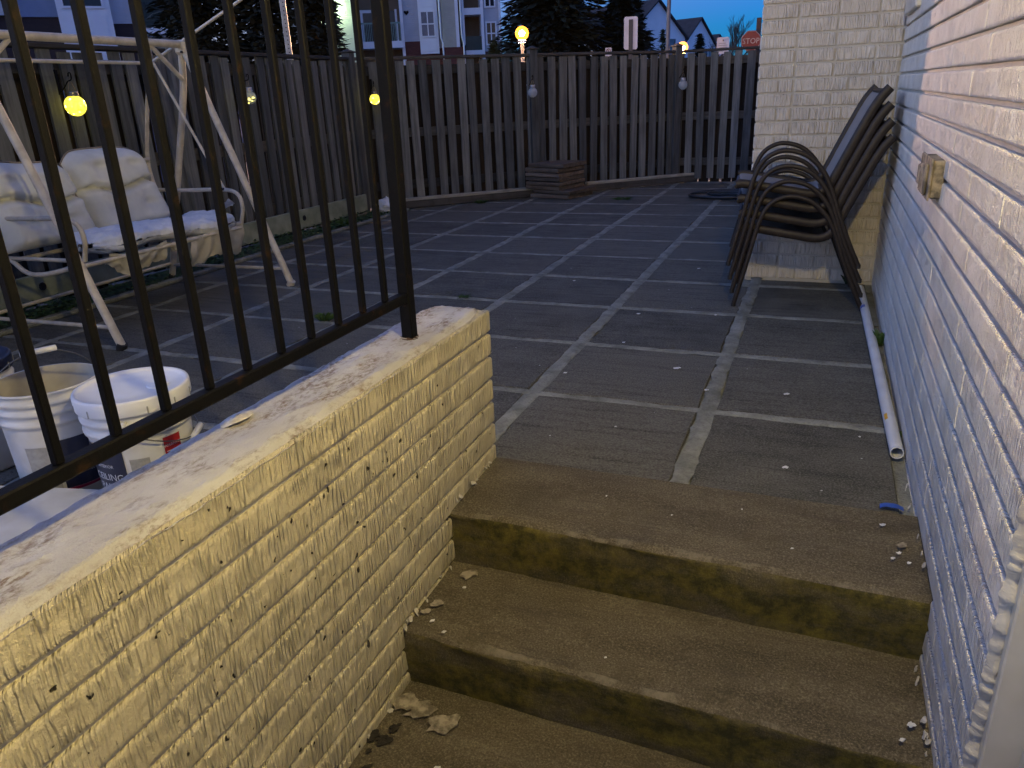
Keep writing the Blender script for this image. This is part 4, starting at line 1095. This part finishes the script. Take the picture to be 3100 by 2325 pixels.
def gable_house(label, x, y, rz, w_, l_, eave, ridge):
    """gable end faces local -y, ridge along local y"""
    h = thing('gabled_house', label, 'house', (x, y, -.07), rz, 'white gabled houses down the street')
    mb = MB(); mb.add([(-w_/2, 0, 0), (w_/2, 0, 0), (w_/2, 0, eave), (0, 0, ridge), (-w_/2, 0, eave), (-w_/2, l_, 0), (w_/2, l_, 0), (w_/2, l_, eave), (0, l_, ridge), (-w_/2, l_, eave)],
        [(0, 1, 2, 3, 4), (6, 5, 9, 8, 7), (1, 6, 7, 2), (5, 0, 4, 9)]); mb.build('wall', M['white_paint'], h)
    for s in (-1, 1):
        mb = MB(); o_ = .3; sl = (ridge-eave)/(w_/2)
        a = (0, -.25, ridge+.05); b = (s*(w_/2+o_), -.25, eave-o_*sl+.05); c = (s*(w_/2+o_), l_+.25, eave-o_*sl+.05); d = (0, l_+.25, ridge+.05)
        up = Vector((0, 0, .16)); V = [Vector(q_) for q_ in (a, b, c, d)]
        mb.add(V+[q_+up for q_ in V], [(0, 1, 2, 3), (7, 6, 5, 4), (0, 4, 5, 1), (1, 5, 6, 2), (2, 6, 7, 3), (3, 7, 4, 0)]); mb.build('roof', M['roof'], h)
    return h
h1 = gable_house('largest white gabled house behind the pole', -14.9, 75.2, R(62), 8.5, 9, 5.6, 8.7)
window(h1, 1.6, 2.6, 4.2, 5.4, -.02, 1, 2, 'curtain', 'curtain')
h2 = gable_house('middle white gabled house behind the small street lamp', -13.2, 90.3, R(66), 7.5, 9, 4.9, 8.0)
window(h2, .8, 1.5, 4.0, 4.8, -.02, 1, 1, 'curtain', 'curtain'); window(h2, 2.0, 2.7, 4.0, 4.8, -.02, 1, 1, 'curtain', 'curtain')
h3 = gable_house('farthest and lowest white gabled house by the bare tree', -13.1, 105, R(70), 7, 8, 4.4, 7.0)

# trees
def conifer(label, x, y, h, r, n, seed, mat='conifer', z0=.3, size=.22):
    q = random.Random(seed); t = thing('conifer_tree', label, 'tree', (x, y, -.07), 0, 'dark trees beyond the fence')
    mb = MB(); tube(mb, [(0, 0, 0), (0, 0, h*.5), (0, 0, h*.97)], [r*.10, r*.06, .02], 7); mb.build('trunk', M['bark'], t)
    mb = MB()
    for i in range(n):
        u = q.random()**1.15; zz = z0+(h-z0)*u; a = q.uniform(0, 2*PI); lob = .72+.28*math.sin(a*5+zz*2.3)+.18*nz(a*2, zz*1.4, seed)
        rr = r*(1-u)**.8*lob*(q.random()**.45); c = Vector((rr*math.cos(a), rr*math.sin(a), zz-rr*.22))
        d = Vector((math.cos(a), math.sin(a), q.uniform(-.6, .25))).normalized()*size*q.uniform(.6, 1.4); s = Vector((-math.sin(a), math.cos(a), q.uniform(-.6, .6)))*size*.32
        mb.add([c-d*.4-s*.4, c+s, c+d, c-s], [(0, 1, 2, 3)])
    mb.build('crown', M[mat], t); return t
conifer('wide dark evergreen left of the perforated sign post', -15.7, 15.4, 9, 2.1, 15000, 1)
conifer('tall dark evergreen behind the perforated sign post', -14.3, 16.6, 10, 2.0, 15000, 2)
conifer('dark evergreen edged by the lit siding', -13.3, 17.5, 8, 1.25, 9000, 3)
conifer('broad dark evergreen right of the near street lamp', -11.65, 34.6, 18, 3.4, 26000, 4, size=.40)
conifer('pointed dark evergreen in front of the largest gabled house', -9.2, 38.4, 6.6, 3.0, 13000, 5, size=.32)
conifer('small dark evergreen at the foot of the bare tree', -8.9, 62, 4.9, 1.2, 1800, 6, size=.3)
conifer('loose shrub at the corner of the largest gabled house', -8.75, 46.5, 4.4, .9, 800, 7, 'shrub_leaf', size=.22)
conifer('hedge-like evergreen behind the near street lamp', -9.9, 22.9, 2.9, 1.0, 2600, 8, 'shrub_leaf', size=.16)
def bare(label, x, y, h, spread, seed, r0, depth=6, mat='twig', trunk_h=.28, kid=3):
    q = random.Random(seed); t = thing('bare_tree', label, 'tree', (x, y, -.07), 0, 'bare trees beyond the fence'); tr = MB(); cr = MB()
    def grow(p, d, l, r, k):
        e = p+d*l; tube(tr if k >= depth-1 else cr, [p, p+d*l*.5+Vector((q.uniform(-1, 1), q.uniform(-1, 1), 0))*l*.05, e], [r, r*.85, r*.65], 4 if k > 2 else 3, cap=False)
        if k <= 0: return
        for i in range(kid if k < depth else kid+1):
            a = q.uniform(0, 2*PI); s = spread*q.uniform(.5, 1.2)
            nd = (d+Vector((math.cos(a)*s, math.sin(a)*s, q.uniform(0, .35)))).normalized(); grow(e-d*l*q.uniform(0, .45), nd, l*q.uniform(.62, .85), r*.62, k-1)
    grow(Vector((0, 0, 0)), Vector((0, 0, 1)), h*trunk_h, r0, depth)
    tr.build('trunk', M['bark'], t); cr.build('crown', M[mat], t); return t
bare('bare winter tree against the blue sky near the stop sign', -7.25, 66.2, 7.2, .5, 3, .16)
bare('bare twiggy shrub left of the near street lamp', -5.5, 12.1, 2.6, .55, 9, .018, 4)

# street lamps
def street_lamp(label, x, y, zl, r, energy):
    t = thing('street_lamp', label, 'street lamp', (x, y, -.07), 0, 'lit orange street lamps'); h = zl+.07
    mb = MB(); tube(mb, [(0, 0, 0), (0, 0, .25), (0, 0, .26), (0, 0, h-r*1.25)], [.07, .06, .035, .03], 10); mb.build('post', M['pole_paint'], t)
    mb = MB(); lathe(mb, [(r*.5, -r*1.25), (r*.75, -r*1.0), (r*.45, -r*.9)], 14, (0, 0, h)); mb.build('collar', M['pole_paint'], t)
    mb = MB(); lathe(mb, [(0, -r)]+[(r*math.sin(R(a)), -r*math.cos(R(a))) for a in range(15, 180, 15)]+[(0, r)], 18, (0, 0, h)); mb.build('globe', M['lamp_globe'], t)
    rb = r*.42; mb = MB(); lathe(mb, [(0, -rb)]+[(rb*math.sin(R(a)), -rb*math.cos(R(a))) for a in range(20, 180, 20)]+[(0, rb)], 12, (0, 0, h)); mb.build('bulb', M['sodium'] if energy else M['sodium_far'], t)
    return t
street_lamp('near lit orange street lamp just over the far fence', -3.581, 8.851, 1.995, .105, 1)
street_lamp('smaller lit orange street lamp in front of the middle gabled house', -4.075, 26.25, 2.40, .20, 0)

def sign(label, x, y, zc, w_, h_, mat, rz, post_top, name='street_sign', group='street signs over the fence', front=True):
    t = thing(name, label, 'sign', (x, y, -.07), rz, group); zc += .07
    mb = MB(); r = min(w_, h_)*.14; P = []
    for (sx, sz, a0) in ((1, 1, 0), (-1, 1, 90), (-1, -1, 180), (1, -1, 270)):
        for k in range(4): a = R(a0+30*k); P.append((sx*(w_/2-r)+r*math.cos(a), sz*(h_/2-r)+r*math.sin(a)))
    n = len(P); mb.add([(p[0], -.012, zc+p[1]) for p in P]+[(p[0], .0, zc+p[1]) for p in P], [tuple(range(n)), tuple(range(n, 2*n))[::-1]]+[(k, n+k, n+(k+1) % n, (k+1) % n) for k in range(n)])
    pl = mb.build('plate', mat, t); mb = MB()
    if front: box(mb, -.03, .03, .001, .05, 0, post_top+.07)
    else: box(mb, -w_*.15, w_*.15, -.06, -.013, 0, post_top+.07)
    mb.build('post', M['sign_grey'], t); return t, pl, zc
sign('tall white sign plate seen behind its dark post', -4.715, 21.02, 2.655, .40, .89, M['sign_white'], R(13), 3.02, front=False)
t, pl, zc = sign('small square no parking sign peeking over the fence', -5.351, 20.865, 2.17, .19, .24, M['sign_white'], R(15), 2.2)
n = 20; mb = MB(); tube(mb, [(.06*math.cos(2*PI*k/n), -.016, zc+.03+.06*math.sin(2*PI*k/n)) for k in range(n)], .010, 5, closed=True); mb.build('ring', M['sign_red'], pl)
me = letters('P', .11); o = obj('letter', me, M['sign_grey'], pl, (0, -.017, zc-.008), (PI/2, 0, 0))
mb = MB(); tube(mb, [(-.04, -.019, zc+.07), (.04, -.019, zc-.01)], .008, 5); mb.build('slash', M['sign_red'], pl)
t, pl, zc = sign('white notice sign with small dark lines near the stop sign', -2.705, 26.455, 2.40, .42, .54, M['sign_white'], R(7), 2.6)
me = MB(); lathe(me, [(0, 0), (.025, .02), (.012, .05), (0, .08)], 8, (0, -.02, zc+.13)); me.build('emblem', M['sign_grey'], pl)
for k, (a, b) in enumerate(((-.14, .10), (-.15, .15), (-.12, .14), (-.06, .15), (-.15, .02))):
    mb = MB(); box(mb, a, b, -.015, -.0125, zc+.06-.065*k, zc+.085-.065*k); mb.build('print_line', M['print_grey'], pl)
st_ = thing('stop_sign', 'red stop sign half hidden behind the fence top beside the return wall', 'sign', (-2.24, 31.53, -.07), R(5)); zc = 2.80
mb = MB(); Ro = .41; P = [(Ro*math.cos(R(22.5+45*k)), Ro*math.sin(R(22.5+45*k))) for k in range(8)]
mb.add([(a, -.012, zc+b) for a, b in P]+[(a, 0, zc+b) for a, b in P], [tuple(range(8)), tuple(range(8, 16))[::-1]]+[(k, 8+k, 8+(k+1) % 8, (k+1) % 8) for k in range(8)]); pl = mb.build('plate', M['sign_red'], st_)
mb = MB(); tube(mb, [(a*.95, -.0135, zc+b*.95) for a, b in P], .012, 4, closed=True); mb.build('border', M['sign_letter'], pl)
me = letters('STOP', .30); o = obj('lettering', me, M['sign_letter'], pl, (0, -.016, zc-.105), (PI/2, 0, 0)); o.scale = (.92, 1, 1)
mb = MB(); box(mb, -.04, .04, .002, .06, 0, zc+.3); mb.build('post', M['galv'], st_)
mb = MB(); box(mb, -.09, .09, -.09, .09, 0, 3.69, .01); o = mb.build('timber_post', M['bark'], None, (-2.05, 32.4, -.07)); tag(o, 'square dark timber post rising behind the stop sign', 'post')
mb = MB(); tube(mb, [(0, 0, 0), (0, 0, 6.5)], [.075, .06], 12); po = mb.build('shaft', M['pole_paint']); t = thing('light_pole', 'tall grey pole rising out of frame before the gabled houses', 'pole', (-4.21, 24.2, -.07)); po.parent = t
mb = MB(); tube(mb, [(0, 0, 6.5), (.3, 0, 6.8), (.9, 0, 6.85)], .04, 8); mb.build('arm', M['pole_paint'], t)
pp = thing('sign_post', 'perforated galvanised post standing just outside the fence behind the swing', 'post', (-3.75, 3.12, -.07), R(30))
mb = MB(); box(mb, -.026, .026, -.026, .026, 0, 3.0, .003); pb = mb.build('shaft', M['galv'], pp)
mb = MB(); n = 8
for k in range(60):
    zz = .9+k*.035; mb.add([(.006*math.cos(2*PI*q_/n)+.004, -.0268, zz+.006*math.sin(2*PI*q_/n)) for q_ in range(n)], [tuple(range(n))])
tag(mb.build('perforations', M['rubber'], pp), kind='stuff')

# parked cars, glimpsed through the fence
def car(label, x, y, rz, paint):
    c = thing('parked_car', label, 'car', (x, y, -.07), rz, 'cars parked beyond the fence')
    prof = [(-2.2, .35), (-2.25, .62), (-2.15, .86), (-1.75, .95), (-1.15, 1.0), (-.75, 1.36), (-.3, 1.45), (.5, 1.44), (1.05, 1.30), (1.55, 1.0), (2.1, .95), (2.22, .7), (2.2, .35)]
    W = .86; mb = MB(); n = len(prof); secs = [(-W, 0), (-W*.96, .0), (-W*.2, 0), (W*.2, 0), (W*.96, 0), (W, 0)]
    def wd(z): return W if z < .95 else W-(z-.95)*.42
    L_ = [(px, -wd(pz), pz) for px, pz in prof]; R_ = [(px, wd(pz), pz) for px, pz in prof]
    mb.add(L_+R_, [tuple(range(n))[::-1], tuple(range(n, 2*n))]+[(k, k+1, n+k+1, n+k) for k in range(n-1)]+[(n-1, 0, n, 2*n-1)]); mb.build('body', M[paint], c)
    for s in (-1, 1):
        for (a, b, e, f_) in ((-.98, .12, -.62, .12), (.18, 1.28, .18, .98)):
            mb = MB(); pts = [(a, 1.0), (b, 1.0), (f_, 1.35), (e, 1.35)]
            mb.add([(px, s*(wd(pz)+.006), pz) for px, pz in pts], [(0, 1, 2, 3) if s < 0 else (3, 2, 1, 0)]); mb.build('side_window', M['dark_room'], c)
        for px in (-1.4, 1.4):
            mb = MB(); tube(mb, [(px, s*.70, .32), (px, s*.88, .32)], .32, 18); wh = mb.build('wheel', M['tyre'], c); mb = MB(); tube(mb, [(px, s*.87, .32), (px, s*.89, .32)], .19, 14); mb.build('rim', M['galv'], wh)
        mb = MB(); box(mb, 2.17, 2.235, s*.62-.14, s*.62+.14, .66, .80, .01); mb.build('head_light', M['sign_white'], c)
        mb = MB(); box(mb, -2.245, -2.19, s*.64-.14, s*.64+.14, .68, .84, .01); mb.build('tail_light', M['tail'], c)
    for (a, b) in (((1.08, 1.285), (1.50, 1.03)), ((-.80, 1.31), (-1.12, 1.03))):
        mb = MB(); mb.add([(a[0], -.6, a[1]+.02), (a[0], .6, a[1]+.02), (b[0], .7, b[1]+.02), (b[0], -.7, b[1]+.02)], [(0, 1, 2, 3)]); mb.build('windscreen', M['dark_room'], c)
    return c
car('dark blue car parked behind the fence near the swing', -7.4, 4.2, R(80), 'car_blue')
car('white car parked behind the fence left of the railing post', -7.3, 9.2, R(70), 'car_white')
car('silver car parked behind the far fence', -7.0, 16.2, R(12), 'car_silver')
car('white car parked beyond the right end of the far fence', -2.4, 16.8, R(8), 'car_white')

# ================================================================ PORCH LANTERN (lights the steps)
pl = thing('porch_lantern', 'lit porch lantern on a bracket above the basement door', 'lantern', (XH, -2.58, 2.27))
mb = MB(); box(mb, -.02, 0, -.05, .05, -.08, .08, .005); mb.build('backplate', M['black'], pl)
mb = MB(); tube(mb, smooth_path([(-.015, 0, .03), (-.10, 0, .05), (-.17, 0, .0), (-.18, 0, -.12), (-.18, 0, -.24)], 5), .007, 8); mb.build('bracket', M['black'], pl)
mb = MB(); lathe(mb, [(.018, -.235), (.05, -.25), (.052, -.262), (.02, -.262), (.016, -.29)], 16, (-.18, 0, 0)); mb.build('cap', M['black'], pl)
mb = MB(); lathe(mb, [(.014, -.29), (.030, -.33), (.034, -.365), (.026, -.392), (0, -.40)], 16, (-.18, 0, 0)); mb.build('bulb', M['bulb_porch'], pl)
